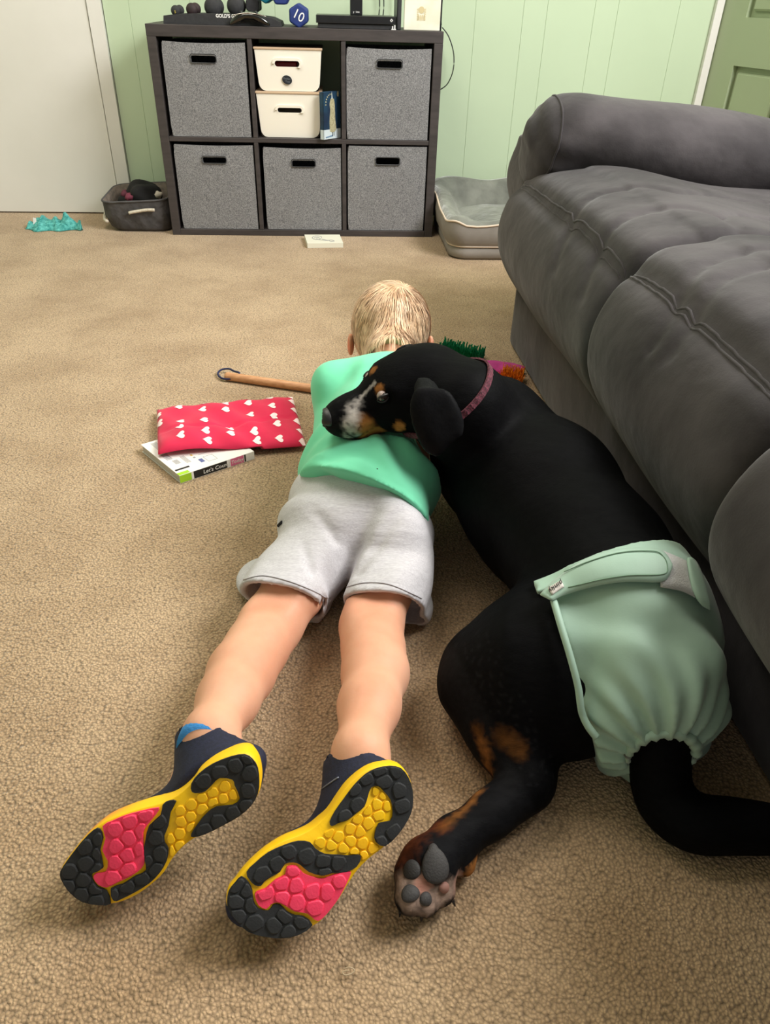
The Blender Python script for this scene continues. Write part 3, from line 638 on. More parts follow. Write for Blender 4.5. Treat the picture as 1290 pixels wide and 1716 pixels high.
        for a in cs:
            for ax in range(3):
                if a[ax]: continue
                b = list(a); b[ax] = 1
                fa = F[A[:, 0]+a[0], A[:, 1]+a[1], A[:, 2]+a[2]]; fb = F[A[:, 0]+b[0], A[:, 1]+b[1], A[:, 2]+b[2]]
                m = (fa < 0) != (fb < 0); t = np.where(m, fa/(fa-fb+1e-20*(fa == fb)), 0)
                p = np.tile(np.array(a, float), (N, 1)); p[:, ax] += t; acc += p*m[:, None]; cnt += m
        V = s.lo+s.h*(A+acc/cnt[:, None]); Q = []
        for ax in range(3):
            sh = [slice(None)]*3; sa = sh.copy(); sb = sh.copy(); sa[ax] = slice(0, -1); sb[ax] = slice(1, None)
            a_, b_ = I[tuple(sa)], I[tuple(sb)]; E = np.stack(np.nonzero(a_ != b_), 1)
            u, w = [(1, 2), (2, 0), (0, 1)][ax]
            ok = (E[:, u] > 0) & (E[:, w] > 0) & (E[:, u] < F.shape[u]-1) & (E[:, w] < F.shape[w]-1); E = E[ok]
            def g(du, dw):
                q = E.copy(); q[:, u] -= du; q[:, w] -= dw; return idx[q[:, 0], q[:, 1], q[:, 2]]
            f = np.stack([g(1, 1), g(0, 1), g(0, 0), g(1, 0)], 1); ins = a_[E[:, 0], E[:, 1], E[:, 2]]
            f[~ins] = f[~ins][:, ::-1]; Q.append(f)
        Q = np.concatenate(Q); Q = Q[(Q >= 0).all(1)]
        return V, Q
def relax(V, Q, it=2, lam=.5):
    for _ in range(it):
        S = np.zeros_like(V); c = np.zeros(len(V))
        for a, b in ((0, 1), (1, 2), (2, 3), (3, 0)):
            for x, y in ((a, b), (b, a)):
                np.add.at(S, Q[:, x], V[Q[:, y]]) if False else None
                for d in range(3): S[:, d] += np.bincount(Q[:, x], V[Q[:, y], d], len(V))
                c += np.bincount(Q[:, x], minlength=len(V))
        V = V*(1-lam)+lam*S/c[:, None]
    return V
def vol_obj(name, vol, m, parent=None, it=2, cols=None, fn=None):
    V, Q = vol.mesh(); V = relax(V, Q, it)
    if fn is not None: V = fn(V)
    return mk(name, V, Q, m, parent, True, cols=cols(V) if cols is not None else None)

# ================================================================== SOFA (recliner, seen from its front-left end)
SF = P(849, 575, 0)[:2]; SN = P(1290, 1335, 0)[:2]; sa_ = (SN-SF)/np.linalg.norm(SN-SF); sb_ = np.array([-sa_[1], sa_[0]]); sb_ = sb_ if sb_[0] > 0 else -sb_
def S3(s, d, z): q = SF+sa_*s+sb_*d; return np.array([q[0], q[1], z])
def S3a(A): # array (N,3) in s,d,z -> world
    return np.stack([SF[0]+sa_[0]*A[:, 0]+sb_[0]*A[:, 1], SF[1]+sa_[1]*A[:, 0]+sb_[1]*A[:, 1], A[:, 2]], 1)
def Spix(px, py, z):
    q = P(px, py, z)[:2]-SF; return np.array([q@sa_, q@sb_, z])
M_sofa = mat('charcoal_suede', srgb(78, 74, 76), .85, srgb(54, 51, 53), 6, bump=.25, bscale=350, bdist=.001, sheen=.18, spec=.15, b2=.35, b2scale=10, b2dist=.02, ndetail=6, ramp=(.38, .64))
sofa = thing('recliner_sofa', 'large charcoal suede recliner sofa along the right side of the carpet', 'sofa')
def local(v):   # world -> sofa frame arrays
    pass
def sofa_part(name, vol, it=2):
    V, Q = vol.mesh(); V = relax(V, Q, it); V = S3a(V)
    if np.cross(np.append(sa_, 0), np.append(sb_, 0))[2] < 0: Q = Q[:, ::-1].copy()
    return mk(name, V, Q, M_sofa, sofa, True)
HS = .007
def gs(x, w): return np.exp(-(x/w)**2)
# quilting grooves on the seats are given as polylines in (s, d)
def groove_fn(lines, depth=.007, w=.008, zmin=.30):
    def fn(X, Y, Z):
        out = 0
        for ln in lines:
            dm = 1e3
            for (p_, q_) in zip(ln[:-1], ln[1:]):
                d0, d1 = q_[0]-p_[0], q_[1]-p_[1]; L2 = d0*d0+d1*d1
                t = np.clip(((X-p_[0])*d0+(Y-p_[1])*d1)/L2, 0, 1); dm = np.minimum(dm, np.hypot(X-p_[0]-t*d0, Y-p_[1]-t*d1))
            out = out+depth*np.exp(-(dm/w)**2)*(1+.0*Z)
        return out*(Z > zmin)
    return fn
def seat(name, s0, s1, bulge, zt, lines, far_round=.03, seed=0, zb=.105, tilt=0.0):
    v = Vol((s0-.06, -.13, zb-.03), (s1+.06, .86, .5), HS)
    ew = .032
    def fn(X, Y, Z):
        # cross-section in (d, z): front panel leaning out, rounded nose, flat top falling to the back
        u = np.clip((X-s0)/(s1-s0), 0, 1); belly = bulge*(.82+.18*np.maximum(np.sin(pi*u),0)**.6) 
        zz = (Z-zb)/(zt-zb)
        front = .035-(belly+.035)*np.sin(np.clip(zz*1.05+.02, 0, 1)*pi*.80)
        topz = zt+tilt*(X-s0)+.010*np.sin(pi*u)+.03*gs(Y-.16, .16)-.03*np.clip(Y-.3, 0, 1)+.005*np.sin(Y*16)*(Y > .1)
        r = .06
        # rounded box between front plane and top plane
        a = front+r-Y; b = Z-(topz-r); f1 = np.sqrt(np.maximum(a, 0)**2+np.maximum(b, 0)**2)+np.minimum(np.maximum(a, b), 0)-r
        re = ew; e = np.abs(X-(s0+s1)/2)-((s1-s0)/2-re)
        f = np.sqrt(np.maximum(f1+re, 0)**2+np.maximum(e, 0)**2)+np.minimum(np.maximum(f1+re, e), 0)-re
        f = np.maximum(f, Y-.82); lowr = .03
        c = (zb+lowr)-Z; f = np.sqrt(np.maximum(f+lowr, 0)**2+np.maximum(c, 0)**2)+np.minimum(np.maximum(f+lowr, c), 0)-lowr
        return f
    X, Y, Z = v.grid(); v.F = fn(X, Y, Z).astype(np.float32)
    v.disp(groove_fn(lines))
    # stitched seam along the front nose and pulled folds fanning from it
    sz = zt-.012
    v.disp(lambda X, Y, Z: .006*gs(Y-(.005-bulge*.25)+.0*X, .010)*(Z > zt-.09)+0*X)
    v.disp(lambda X, Y, Z: .0010*np.sin(X*85+7*np.sin(Y*9+seed)+seed)*gs(Y-.05, .07)*(Z > .25)*(.5+.5*np.sin(X*17+seed))+.0018*np.sin(X*15+seed)*np.sin(Z*13+Y*11))
    return v
def L(*pp, z=.42): return [tuple(Spix(px, py, z)[:2]) for px, py in pp]
v1 = seat('seat_1', -.035, .652, .06, .385, [L((926, 357), (965, 330), (1019, 322), (1080, 326), (1135, 337), (1200, 325), (1290, 322)), L((971, 392), (1020, 366), (1086, 357), (1150, 362), (1205, 375), (1235, 395), (1250, 421)), L((1205, 375), (1240, 362), (1290, 358))], seed=1, tilt=.02)
sofa_part('seat_section', v1)
v2 = seat('seat_2', .664, 1.118, .075, .405, [L((1120, 485), (1180, 452), (1240, 443), (1290, 444)), L((1150, 505), (1210, 478), (1290, 468))], seed=3, tilt=0.0)
sofa_part('seat_section', v2)
v3 = seat('seat_3', 1.128, 1.75, .10, .40, [], seed=5)
sofa_part('seat_section', v3)
# base skirt under the footrests
vb = Vol((-.06, -.03, -.03), (1.8, .87, .36), .012)
vb.apply(lambda X, Y, Z: np.maximum(np.maximum(np.maximum(.0-X, X-1.74), np.maximum(.0-Y+.0, Y-.82)), np.maximum(.002-Z, Z-.30)), (0, 0, 0), (1.74, .82, .3), k=.001)
vb.disp(lambda X, Y, Z: .004*np.sin(X*14)*np.sin(Z*17)*(Y < .1)+0*X)
sofa_part('base', vb, 3)
# far arm: overstuffed roll on a lower upright
va = Vol((-.36, -.12, .24), (.22, 1.0, .66), HS)
def armfn(X, Y, Z):
    zc = .452-.02*gs(Y, .05)-.10*np.clip(Y-.10, 0, 1)+.006*np.sin(Y*5); sc = -.03+.22*np.clip(Y, 0, 1); r = .094-.03*gs(Y+.06, .06)
    q = np.sqrt(((X-sc)/1.25)**2+(Z-zc)**2)-r; rr = .055; e = (-.012+rr)-Y
    f = np.sqrt(np.maximum(q+rr, 0)**2+np.maximum(e, 0)**2)+np.minimum(np.maximum(q+rr, e), 0)-rr
    return np.maximum(f, Y-.96)
X, Y, Z = va.grid(); va.F = armfn(X, Y, Z).astype(np.float32)
va.disp(lambda X, Y, Z: .006*gs(Y-.0-.03*np.sin((Z-.45)*9), .008)+.0022*np.sin(Z*120+X*70)*gs(Y-.03, .04)+.004*np.sin(Y*11+X*9)*np.sin(X*17+Z*14)+0*X)
sofa_part('arm_roll', va)
vu = Vol((-.34, -.1, .0), (.16, .98, .48), .008)
def upfn(X, Y, Z):
    r = .05; d0 = np.abs(X+.10)-(.16-r); y0 = np.abs(Y-.505)-(.48-r-.0); bul = .0*Z+.018*np.sin(np.clip((Z-.28)/.14, 0, 1)*pi)
    q = np.sqrt(np.maximum(d0, 0)**2+np.maximum(y0-bul, 0)**2)+np.minimum(np.maximum(d0, y0-bul), 0)-r
    return np.maximum(q+.04*(Z < .16), np.maximum(.01-Z, Z-.44))
X, Y, Z = vu.grid(); vu.F = upfn(X, Y, Z).astype(np.float32); sofa_part('arm_upright', vu, 3)
# back rest, out of frame to the right but part of the piece
vk = Vol((-.2, .70, .2), (1.85, 1.12, .95), .016)
X, Y, Z = vk.grid(); r = .08
vk.F = (np.sqrt(np.maximum(np.abs(X-.82)-.86, 0)**2+np.maximum(np.abs(Y-.90-.1*(Z-.5))-.05, 0)**2+np.maximum(np.abs(Z-.56)-.20, 0)**2)-r).astype(np.float32)
sofa_part('back_rest', vk, 2)
# double stitched seam cords along the seat nose
def surf_z(vol, s, d, z0=.5):
    zz = np.arange(z0, .2, -.002); pts = np.stack([np.full_like(zz, s), np.full_like(zz, d), zz], 1); f = vol.at(pts); w = np.nonzero(f < 0)[0]
    return zz[w[0]] if len(w) else None
for vol, sa0, sa1, dd in ((v1, -.0, .645, 0), (v2, .69, 1.10, -.01), (v3, 1.16, 1.6, -.02)):
    for off in (-.0028, .0028):
        pts = []
        for s_ in np.linspace(sa0, sa1, 40):
            d_ = -.008+dd+off; z_ = surf_z(vol, s_, d_)
            if z_: pts.append(S3(s_, d_, z_+.0006))
        tube('stitched_seam', pts, .0022, M_sofa, sofa, n=6)

ring = []
for a in np.linspace(radians(-120), radians(150), 40):
    Y_ = .030; zc = .452-.02*math.exp(-(Y_/.05)**2); sc = -.03+.22*Y_; r_ = .094-.03*math.exp(-((Y_+.06)/.06)**2)+.03
    dr = np.array([1.25*cos(a), 0, sin(a)]); t = 1.0
    for tt in np.arange(.13, .03, -.001):
        q = np.array([[sc+dr[0]*tt, Y_+.018*sin(a*1.0), zc+dr[2]*tt]])
        if va.at(q)[0] < 0: break
    ring.append(S3(q[0][0], q[0][1], q[0][2]))
tube('stitched_seam', ring, .0026, M_sofa, sofa, n=6)
# ================================================================== BOY lying on his front
M_skin = mat('skin', srgb(222, 168, 138), .55, srgb(212, 152, 122), 14, sub=.25, bump=.08, bscale=260, vcol=True, spec=.35)
M_shirt = mat('mint_jersey', srgb(124, 222, 180), .85, srgb(117, 215, 172), 9, bump=.15, bscale=900, bdist=.0006, sheen=.2, b2=.3, b2scale=11, b2dist=.01, spec=.2)
M_shorts = mat('heather_grey_jersey', srgb(208, 206, 209), .9, srgb(190, 187, 192), 150, stretch=(1, 6, 6), bump=.2, bscale=120, bdist=.0008, spec=.15, b2=.2, b2scale=13, b2dist=.01)
hipc = P(606, 872, .085); 
kL = P(452, 1050, .050); kR = P(622, 1052, .050); cL = P(404, 1128, .066); cR = P(629, 1128, .066); aL = P(353, 1232, .098); aR = P(604, 1262, .100)
hL = P(555, 905, .085); hR = P(655, 915, .085)
shc = np.array([.0, 1.10, .145]); chest = np.array([-.006, .98, .118]); neck = np.array([.003, 1.20, .178]); headc = np.array([.001, 1.33, .196])
boy = thing('person', 'child lying face down on the carpet in mint T-shirt, pale grey shorts and running shoes', 'person')
skin = Vol((-.36, .30, -.002), (.22, 1.56, .33), .0042)
def leg(v, h, k, c, a):
    v.chain([h, (h*.45+k*.55)+np.array([0, 0, .004]), k, (k*.5+c*.5), c, (c*.55+a*.45), a], [.046, .039, .0365, .0345, .0350, .030, .0245], .02)
leg(skin, hL, kL, cL, aL); sk2 = skin.copy(); sk2.F[:] = .06; leg(sk2, hR, kR, cR, aR); skin.F = np.minimum(skin.F, sk2.F)
# popliteal hollow
for k in (kL, kR): skin.ell(k+np.array([0, .01, .046]), (.022, .016, .008), k=.02, mode='s')
# feet inside the shoes are filled in with the shoe frames below
skin.chain([hipc, hipc*.5+chest*.5, chest], [.062, .060, .062], .04, ((1, 0, 0), 1.2))
skin.chain([chest, shc], [.062, .055], .03, ((1, 0, 0), 1.3))
skin.cap(shc+[0, .02, .01], neck+[0, .02, .0], .040, .034, .03); skin.cap(neck, headc+[0, -.02, -.03], .036, .036, .02)
# arms: elbows on the floor, forearms crossed under the chin
shl, shr = np.array([-.077, 1.13, .160]), np.array([.088, 1.13, .158]); ell_, elr = np.array([-.085, 1.20, .04]), np.array([.10, 1.20, .04]); wl_, wr_ = np.array([-.02, 1.30, .032]), np.array([.05, 1.30, .032])
skin.chain([shl, ell_, wl_], [.036, .029, .020], .015); skin.chain([shr, elr, wr_], [.036, .029, .020], .015)
for (w, d, sg) in ((wl_, np.array([.25, .97, 0]), 1), (wr_, np.array([-.1, .995, 0]), -1)):
    d = d/np.linalg.norm(d); sd = np.array([d[1], -d[0], 0]); pc = w+d*.03+np.array([0, 0, -.008])
    skin.cap(w, pc, .017, .021, .012, ((0, 0, 1), .62))
    for i, ln in enumerate((.030, .036, .034, .027)):
        b_ = pc+d*.012+sd*(.0115*(i-1.5)*sg*-1)+np.array([0, 0, .001]); t1 = b_+d*ln*.55+np.array([0, 0, .001]); t2 = t1+d*ln*.55+np.array([0, 0, -.006]); skin.chain([b_, t1, t2], [.0066, .0060, .0048], .003)
    tb = w+d*.012+sd*sg*.014; skin.chain([tb, tb+d*.016+sd*sg*.012, tb+d*.034+sd*sg*.014], [.008, .0068, .0052], .006)
# head
skin.ell(headc, (.066, .078, .074), k=.02); skin.ell(headc+[0, .025, -.03], (.050, .055, .056), k=.03)
fc = headc+[0, .075, -.02]; skin.cap(fc+[0, .004, .012], fc+[0, .014, -.004], .007, .010, .01)      # nose
for sx in (-1, 1):
    skin.ell(fc+[sx*.024, .000, .014], (.013, .009, .009), k=.006, mode='s'); skin.ell(fc+[sx*.034, -.008, -.014], (.02, .018, .018), k=.015)
skin.ell(fc+[0, .002, -.020], (.018, .009, .0045), k=.005); skin.ell(fc+[0, -.004, -.043], (.018, .014, .012), k=.012)
# ears
for sx, ep in ((-1, headc+[-.0745, -.018, -.030]), (1, headc+[.0745, -.018, -.030])):
    skin.ell(ep, (.007, .013, .025), R=[[1, 0, 0], [0, cos(.2), sin(.2)], [0, -sin(.2), cos(.2)]], k=.006); skin.ell(ep+[sx*.006, -.007, .002], (.004, .007, .016), k=.003, mode='s')
def skincol(V):
    c = np.ones((len(V), 3), np.float32); 
    for p_, r_, k in ((headc+[-.075, -.018, -.030], .03, (1, .62, .58)), (headc+[.075, -.018, -.030], .03, (1, .62, .58)), (kL+[0, 0, .04], .05, (1, .90, .88)), (kR+[0, 0, .04], .05, (1, .90, .88)), (fc+[0, .004, -.020], .014, (.95, .55, .55))):
        w = np.clip(1-np.linalg.norm(V-p_, axis=1)/r_, 0, 1)[:, None]; w = w*w*(3-2*w); c = c*(1-w)+c*np.array(k)*w
    return c
body_core = skin.copy()
M_eye = mat('eye_white', srgb(235, 232, 228), .2); M_iris = mat('iris', srgb(70, 90, 110), .2)
for sx in (-1, 1):
    bm = bmesh.new(); bmesh.ops.create_uvsphere(bm, u_segments=14, v_segments=10, radius=.0085, matrix=Matrix.Translation(fc+[sx*.024, -.004, .013])); e_ = from_bm('eye', bm, M_eye, boy, True)
    bm = bmesh.new(); bmesh.ops.create_uvsphere(bm, u_segments=10, v_segments=8, radius=.004, matrix=Matrix.Translation(fc+[sx*.024, .0012, .012])); from_bm('iris', bm, M_iris, e_, True)

# ---- T-shirt
st = Vol((-.20, .70, .0), (.22, 1.26, .30), .0036)
hem_a = P(496, 826, .07); hem_b = P(722, 902, .06); hem_c = P(600, 812, .158)
st.chain([hipc+[-.008, -.02, .012], hipc*.4+chest*.6+[-.003, 0, .012], chest+[0, 0, .012]], [.090, .081, .076], .03, ((1, 0, 0), 1.14))
st.chain([chest+[0, 0, .012], shc+[0, 0, .014]], [.076, .068], .03, ((1, 0, 0), 1.36))
st.cap([-.083, 1.09, .125], [-.088, .88, .085], .034, .038, .03); st.cap(shc+[0, .02, .018], neck+[0, -.004, -.016], .056, .043, .035); st.cap(shl+[.02, .01, .004], shr+[-.02, .01, .004], .042, .042, .03)
st.chain([shl+[-.005, -.01, .01], shl*.45+ell_*.55+[-.006, 0, 0]], [.044, .042], .02); st.chain([shr+[.0, -.01, .01], shr*.45+elr*.55], [.044, .042], .02)
# cut at the back hem (a slanting plane), the neck and the sleeves
st_solid = st.copy(); hn = np.cross(hem_b-hem_a, hem_c-hem_a); hn = hn/np.linalg.norm(hn); 
if hn[1] > 0: hn = -hn
st.plane(hem_a+np.array([0, 0.002, 0]), hn)
st.ell(neck+[0, .055, .032], (.050, .052, .052), k=.006, mode='s')
for a_, b_ in ((shl, ell_), (shr, elr)):
    m_ = a_*.45+b_*.55; dd = (b_-a_)/np.linalg.norm(b_-a_)
    X, Y, Z = st.grid(); pl = (X-m_[0])*dd[0]+(Y-m_[1])*dd[1]+(Z-m_[2])*dd[2]; near = np.sqrt((X-m_[0])**2+(Y-m_[1])**2+(Z-m_[2])**2)
    st.F = np.where(near < .08, np.maximum(st.F, pl), st.F).astype(np.float32)
X, Y, Z = st.grid(); st.F = np.maximum(st.F, .004-Z).astype(np.float32)
dm = (X-hem_a[0])*hn[0]+(Y-hem_a[1])*hn[1]+(Z-hem_a[2])*hn[2]       # negative inside the shirt, 0 at the hem
wr = .0024*np.sin(Y*160+X*70+2*np.sin(X*45))*gs(Y-.885, .035)*np.clip((.04-X)/.08, 0, 1)+.0060*np.sin(Y*85+22*X+3*np.sin(X*38))*gs(Y-.90, .055)*(.55+.45*np.sin(X*26+1))+.0045*np.sin((X*60-Y*46)+2*np.sin(Y*30))*gs(Y-1.0, .07)*(X < .0)
wr = wr+.004*np.sin((X+.09)*70+Y*6)*gs(Y-1.09, .06)*(X < -.03)*np.clip((-.03-X)/.03, 0, 1)-.0022*np.sin(X*32+Y*20)*gs(Y-.84, .05)
wr = wr+.0012*gs(dm+.014, .0022)*(-1)*-1
st.F = (st.F+wr).astype(np.float32)
inner = body_core.copy()
# small dark speck and the stitched hem
sp_ = st.hit(632, 786)
if sp_ is not None:
    bm = bmesh.new(); bmesh.ops.create_icosphere(bm, subdivisions=1, radius=.0012, matrix=Matrix.Translation(sp_)); from_bm('dark_speck', bm, M_dark, boy)
def surfline(vol, pix, off=.0006, n=6):
    out = []
    for p_ in spline([np.array([*q, 0.]) for q in pix], n):
        h = vol.hit(p_[0], p_[1])
        if h is not None: out.append(h+vol.grad(h)*off)
    return out
M_stitch = mat('mint_stitch', srgb(88, 196, 148), .9)

# ---- shorts: two wide legs, hollow at the hems
so = Vol((-.30, .56, .0), (.16, .98, .21), .0033)
sL0, sR0 = P(553, 900, .075), P(652, 905, .075); sL1, sR1 = P(470, 1015, .054), P(640, 1022, .054)
so.chain([P(615, 815, .085), P(612, 842, .085), P(604, 880, .083)], [.072, .076, .081], .03, ((1, 0, 0), 1.14))
so.ell(P(545, 885, .085), (.066, .068, .056), k=.02); so.ell(P(545, 845, .075), (.055, .06, .06), k=.02); so.ell(P(652, 898, .095), (.054, .062, .052), k=.02)
for h0, h1, w in ((sL0, sL1, .047), (sR0, sR1, .044)):
    h2 = h1+(h1-h0)*.35; so.cap(h0, h2, .060, w+.004, .006, ((1, 0, 0), 1.10))
# front fabric of each leg spreads on the floor
so.ell(P(441, 970, .018), (.038, .045, .017), k=.03); so.cap(P(445, 965, .02), P(480, 960, .045), .018, .035, .02); so.ell(P(520, 1010, .014), (.030, .045, .014), k=.010); so.ell(P(690, 1015, .02), (.028, .05, .022), k=.018)
X, Y, Z = so.grid()
fold = .0035*np.sin(X*52+Y*30+2.5*np.sin(Y*22))*gs(Y-.80, .09)*(Z > .05)+.003*np.sin(Y*70-X*60)*gs(Y-.72, .05)*gs(X-.03, .06)+.0025*np.sin(X*95+Z*20)*gs(Y-.66, .05)
cr_ = P(600, 930, .12)-P(590, 850, .15); 
so.F = (so.F+fold).astype(np.float32)
a1, a2 = P(622, 860, .14), P(562, 1005, .05)     # crease between the legs
def crease(vol, p0, p1, depth, w):
    X, Y, Z = vol.grid(); d = p1-p0; t = np.clip(((X-p0[0])*d[0]+(Y-p0[1])*d[1])/(d[0]**2+d[1]**2), 0, 1)
    q = np.hypot(X-p0[0]-t*d[0], Y-p0[1]-t*d[1]); vol.F = (vol.F+depth*(.25+.75*t)*np.exp(-(q/w)**2)).astype(np.float32)
crease(so, a1, a2, .022, .013)
crease(so, P(690, 880, .11), P(600, 935, .12), .006, .008); crease(so, P(520, 850, .14), P(560, 880, .14), .004, .006); crease(so, P(505, 895, .13), P(520, 930, .13), .004, .006)
so_solid = so.copy(); inn = so.F+.008; 
def hemcut(vol, pa, pb, pc_, side):
    n = np.cross(pb-pa, pc_-pa); n = n/np.linalg.norm(n); n = -n if n[1] > 0 else n; return pa, n
pl1 = hemcut(so, P(405, 987, .07), P(548, 1014, .07), P(480, 1040, .0), 0); pl2 = hemcut(so, P(575, 1003, .07), P(706, 1014, .07), P(640, 1045, .0), 0)
mid = P(570, 930, .1); md = P(560, 1015, .03)-mid
left = ((X-mid[0])*md[1]-(Y-mid[1])*md[0]); left = left*np.sign((P(450, 980, .05)[0]-mid[0])*md[1]-(P(450, 980, .05)[1]-mid[1])*md[0])
c1 = (X-pl1[0][0])*pl1[1][0]+(Y-pl1[0][1])*pl1[1][1]+(Z-pl1[0][2])*pl1[1][2]; c2 = (X-pl2[0][0])*pl2[1][0]+(Y-pl2[0][1])*pl2[1][1]+(Z-pl2[0][2])*pl2[1][2]
cut = np.where(left > 0, c1, c2)
so.F = np.maximum(so.F, cut).astype(np.float32)
hollow = np.maximum(inn, -(cut+.030)); so.F = np.maximum(so.F, -hollow).astype(np.float32)
so.F = np.maximum(so.F, .003-Z).astype(np.float32)
shorts = vol_obj('shorts', so, M_shorts, boy, 1)
X, Y, Z = skin.grid(); G = np.stack(np.broadcast_arrays(X, Y, Z), -1).astype(np.float32)
def inb(v): return np.all((G > v.lo) & (G < v.lo+v.h*(v.n-1)), -1)
A_ = np.where(inb(st_solid), st_solid.at(G), .06); B_ = np.where(inb(so_solid), so_solid.at(G), .06)
dmS = (G[..., 0]-hem_a[0])*hn[0]+(G[..., 1]-hem_a[1])*hn[1]+(G[..., 2]-hem_a[2])*hn[2]
lf = ((G[..., 0]-mid[0])*md[1]-(G[..., 1]-mid[1])*md[0])*np.sign((P(450, 980, .05)[0]-mid[0])*md[1]-(P(450, 980, .05)[1]-mid[1])*md[0])
cS = np.where(lf > 0, (G-pl1[0])@pl1[1], (G-pl2[0])@pl2[1])
skin.F = np.where((dmS < -.008) & (G[..., 1] < 1.12), np.maximum(skin.F, np.minimum(A_, B_+.0)+.005), skin.F)
skin.F = np.where((dmS >= -.008) & (cS < -.001), np.maximum(skin.F, B_+np.where(cS > -.035, .011, .006)), skin.F).astype(np.float32)
skin.F = np.maximum(skin.F, .002-Z).astype(np.float32)
pk = [so.hit(*q) for q in ((462, 888), (467, 881), (473, 875))]
pk = [p_ for p_ in pk if p_ is not None]
if len(pk) > 1: tube('pocket_opening', [p_+so.grad(p_)*.0005 for p_ in pk], .0024, M_dark, shorts)
for pix in ([(408, 979), (440, 972), (480, 980), (520, 995), (546, 1008)], [(578, 992), (610, 984), (650, 986), (690, 1002), (706, 1010)]):
    pts = surfline(so, [(x, y-7) for x, y in pix]); 
    if len(pts) > 3: tube('hem_stitch', pts, .0007, mat('grey_stitch', srgb(176, 173, 178), .9), shorts, n=5)

# ---- hair: cap plus combed strands from the crown
M_hair = mat('blond_hair', srgb(240, 206, 172), .45, srgb(202, 162, 126), 60, vcol=True, sheen=.3, spec=.4)
hc = headc+np.array([0, -.003, .004]); hr = np.array([.0735, .082, .0795])
hv = Vol(headc-[.10, .18, .12], headc+[.10, .11, .11], .003)
hv.ell(hc, hr-.0015, k=.001); hv.cap(hc+[0, -.02, -.03], neck+[0, .0, .008], .052, .043, .02)
nrm = np.array([0, .88, -.47]); hv.plane(hc+nrm/np.linalg.norm(nrm)*.036, nrm)
hv.plane(hc+[0, -.125, 0], (.0, -1, -.2)); 
for sx in (-1, 1): hv.ell(headc+[sx*.082, -.014, -.034], (.020, .022, .032), k=.008, mode='s')
haircap = vol_obj('hair', hv, M_hair, boy, 1, lambda V: np.full((len(V), 3), .72, np.float32))
crown = np.array([.30, -.10, .93]); crown /= np.linalg.norm(crown)
hv0 = Vol(headc-[.11, .20, .13], headc+[.11, .11, .11], .003); hv0.ell(hc, hr-.0015, k=.001); hv0.cap(hc+[0, -.02, -.03], neck+[0, .0, .008], .052, .043, .02)
sv, sq_ = hv.mesh(); ns = 5200; p = sv[rng.integers(0, len(sv), ns)].copy(); g0 = hv0.grad(p); okm = np.abs(hv0.at(p)) < .003; p = p[okm]; ns = len(p)
cpt = hc+crown*hr; sh = rng.uniform(.62, 1.2, ns); wd_ = rng.uniform(.0005, .0011, ns); lift = rng.uniform(.0004, .0026, ns); wob = rng.normal(size=ns)*.10; stepl = rng.uniform(.0035, .0062, ns)
V = []; seg = 8
for j in range(seg):
    g_ = hv0.grad(p); p = p-g_*(hv0.at(p)-lift*min(1, j/2))[:, None]
    f_ = p-cpt; f_ /= np.linalg.norm(f_, axis=1, keepdims=True)+1e-6; f_ = f_+np.array([0, -.15, -.75])
    f_ -= g_*np.sum(g_*f_, 1)[:, None]; f_ /= np.linalg.norm(f_, axis=1, keepdims=True); sw = np.cross(g_, f_); near = np.exp(-np.linalg.norm(p-cpt, axis=1)/.03)
    f_ = f_+sw*(wob+.5*near)[:, None]; f_ /= np.linalg.norm(f_, axis=1, keepdims=True); w_ = (wd_*(1-(j/(seg-1))**2*.85))[:, None]; V.append(p+sw*w_); V.append(p-sw*w_+g_*.0002); p = p+f_*stepl[:, None]
V = np.stack(V, 1).reshape(-1, 3); kk = np.arange(ns)[:, None]*2*seg+np.arange(seg-1)[None]*2; F = np.stack([kk, kk+1, kk+3, kk+2], -1).reshape(-1, 4); C = np.repeat(sh, 2*seg)[:, None]*np.array([1, .99, .96])
hs = mk('hair_strands', np.array(V), np.array(F), M_hair, haircap, True, cols=np.array(C)); hs['kind'] = 'stuff'

# ================================================================== SHOES (soles turned up towards the lens side)
M_navy = mat('navy_mesh_fabric', srgb(28, 32, 58), .8, srgb(20, 23, 44), 300, bump=.4, bscale=700, bdist=.0006)
M_yel = mat('yellow_foam', srgb(255, 202, 6), .55, srgb(255, 192, 4), 30, bump=.1, bscale=300)
M_outs = mat('black_outsole', srgb(40, 42, 44), .75, srgb(34, 36, 38), 90, bump=.15, bscale=500)
M_pink = mat('hot_pink_rubber', srgb(255, 66, 104), .6, srgb(250, 58, 98), 90, bump=.15, bscale=500)
YEL = srgb(255, 202, 8); M_mid = mat('midsole_foam', (1, 1, 1, 1), .5, (.93, .93, .93, 1), 30, vcol=True, bump=.15, bscale=160)
M_sock = mat('blue_sock', srgb(60, 140, 210), .9, bump=.4, bscale=400)
def inpoly(x, y, poly):
    c = False; n = len(poly); j = n-1
    for i in range(n):
        xi, yi = poly[i]; xj, yj = poly[j]
        if (yi > y) != (yj > y) and x < (xj-xi)*(y-yi)/(yj-yi+1e-12)+xi: c = not c
        j = i
    return c
def smooth_poly(poly, n=3): return [(p_[0], p_[1]) for p_ in spline([np.array([*q, 0.]) for q in poly], n, True)]
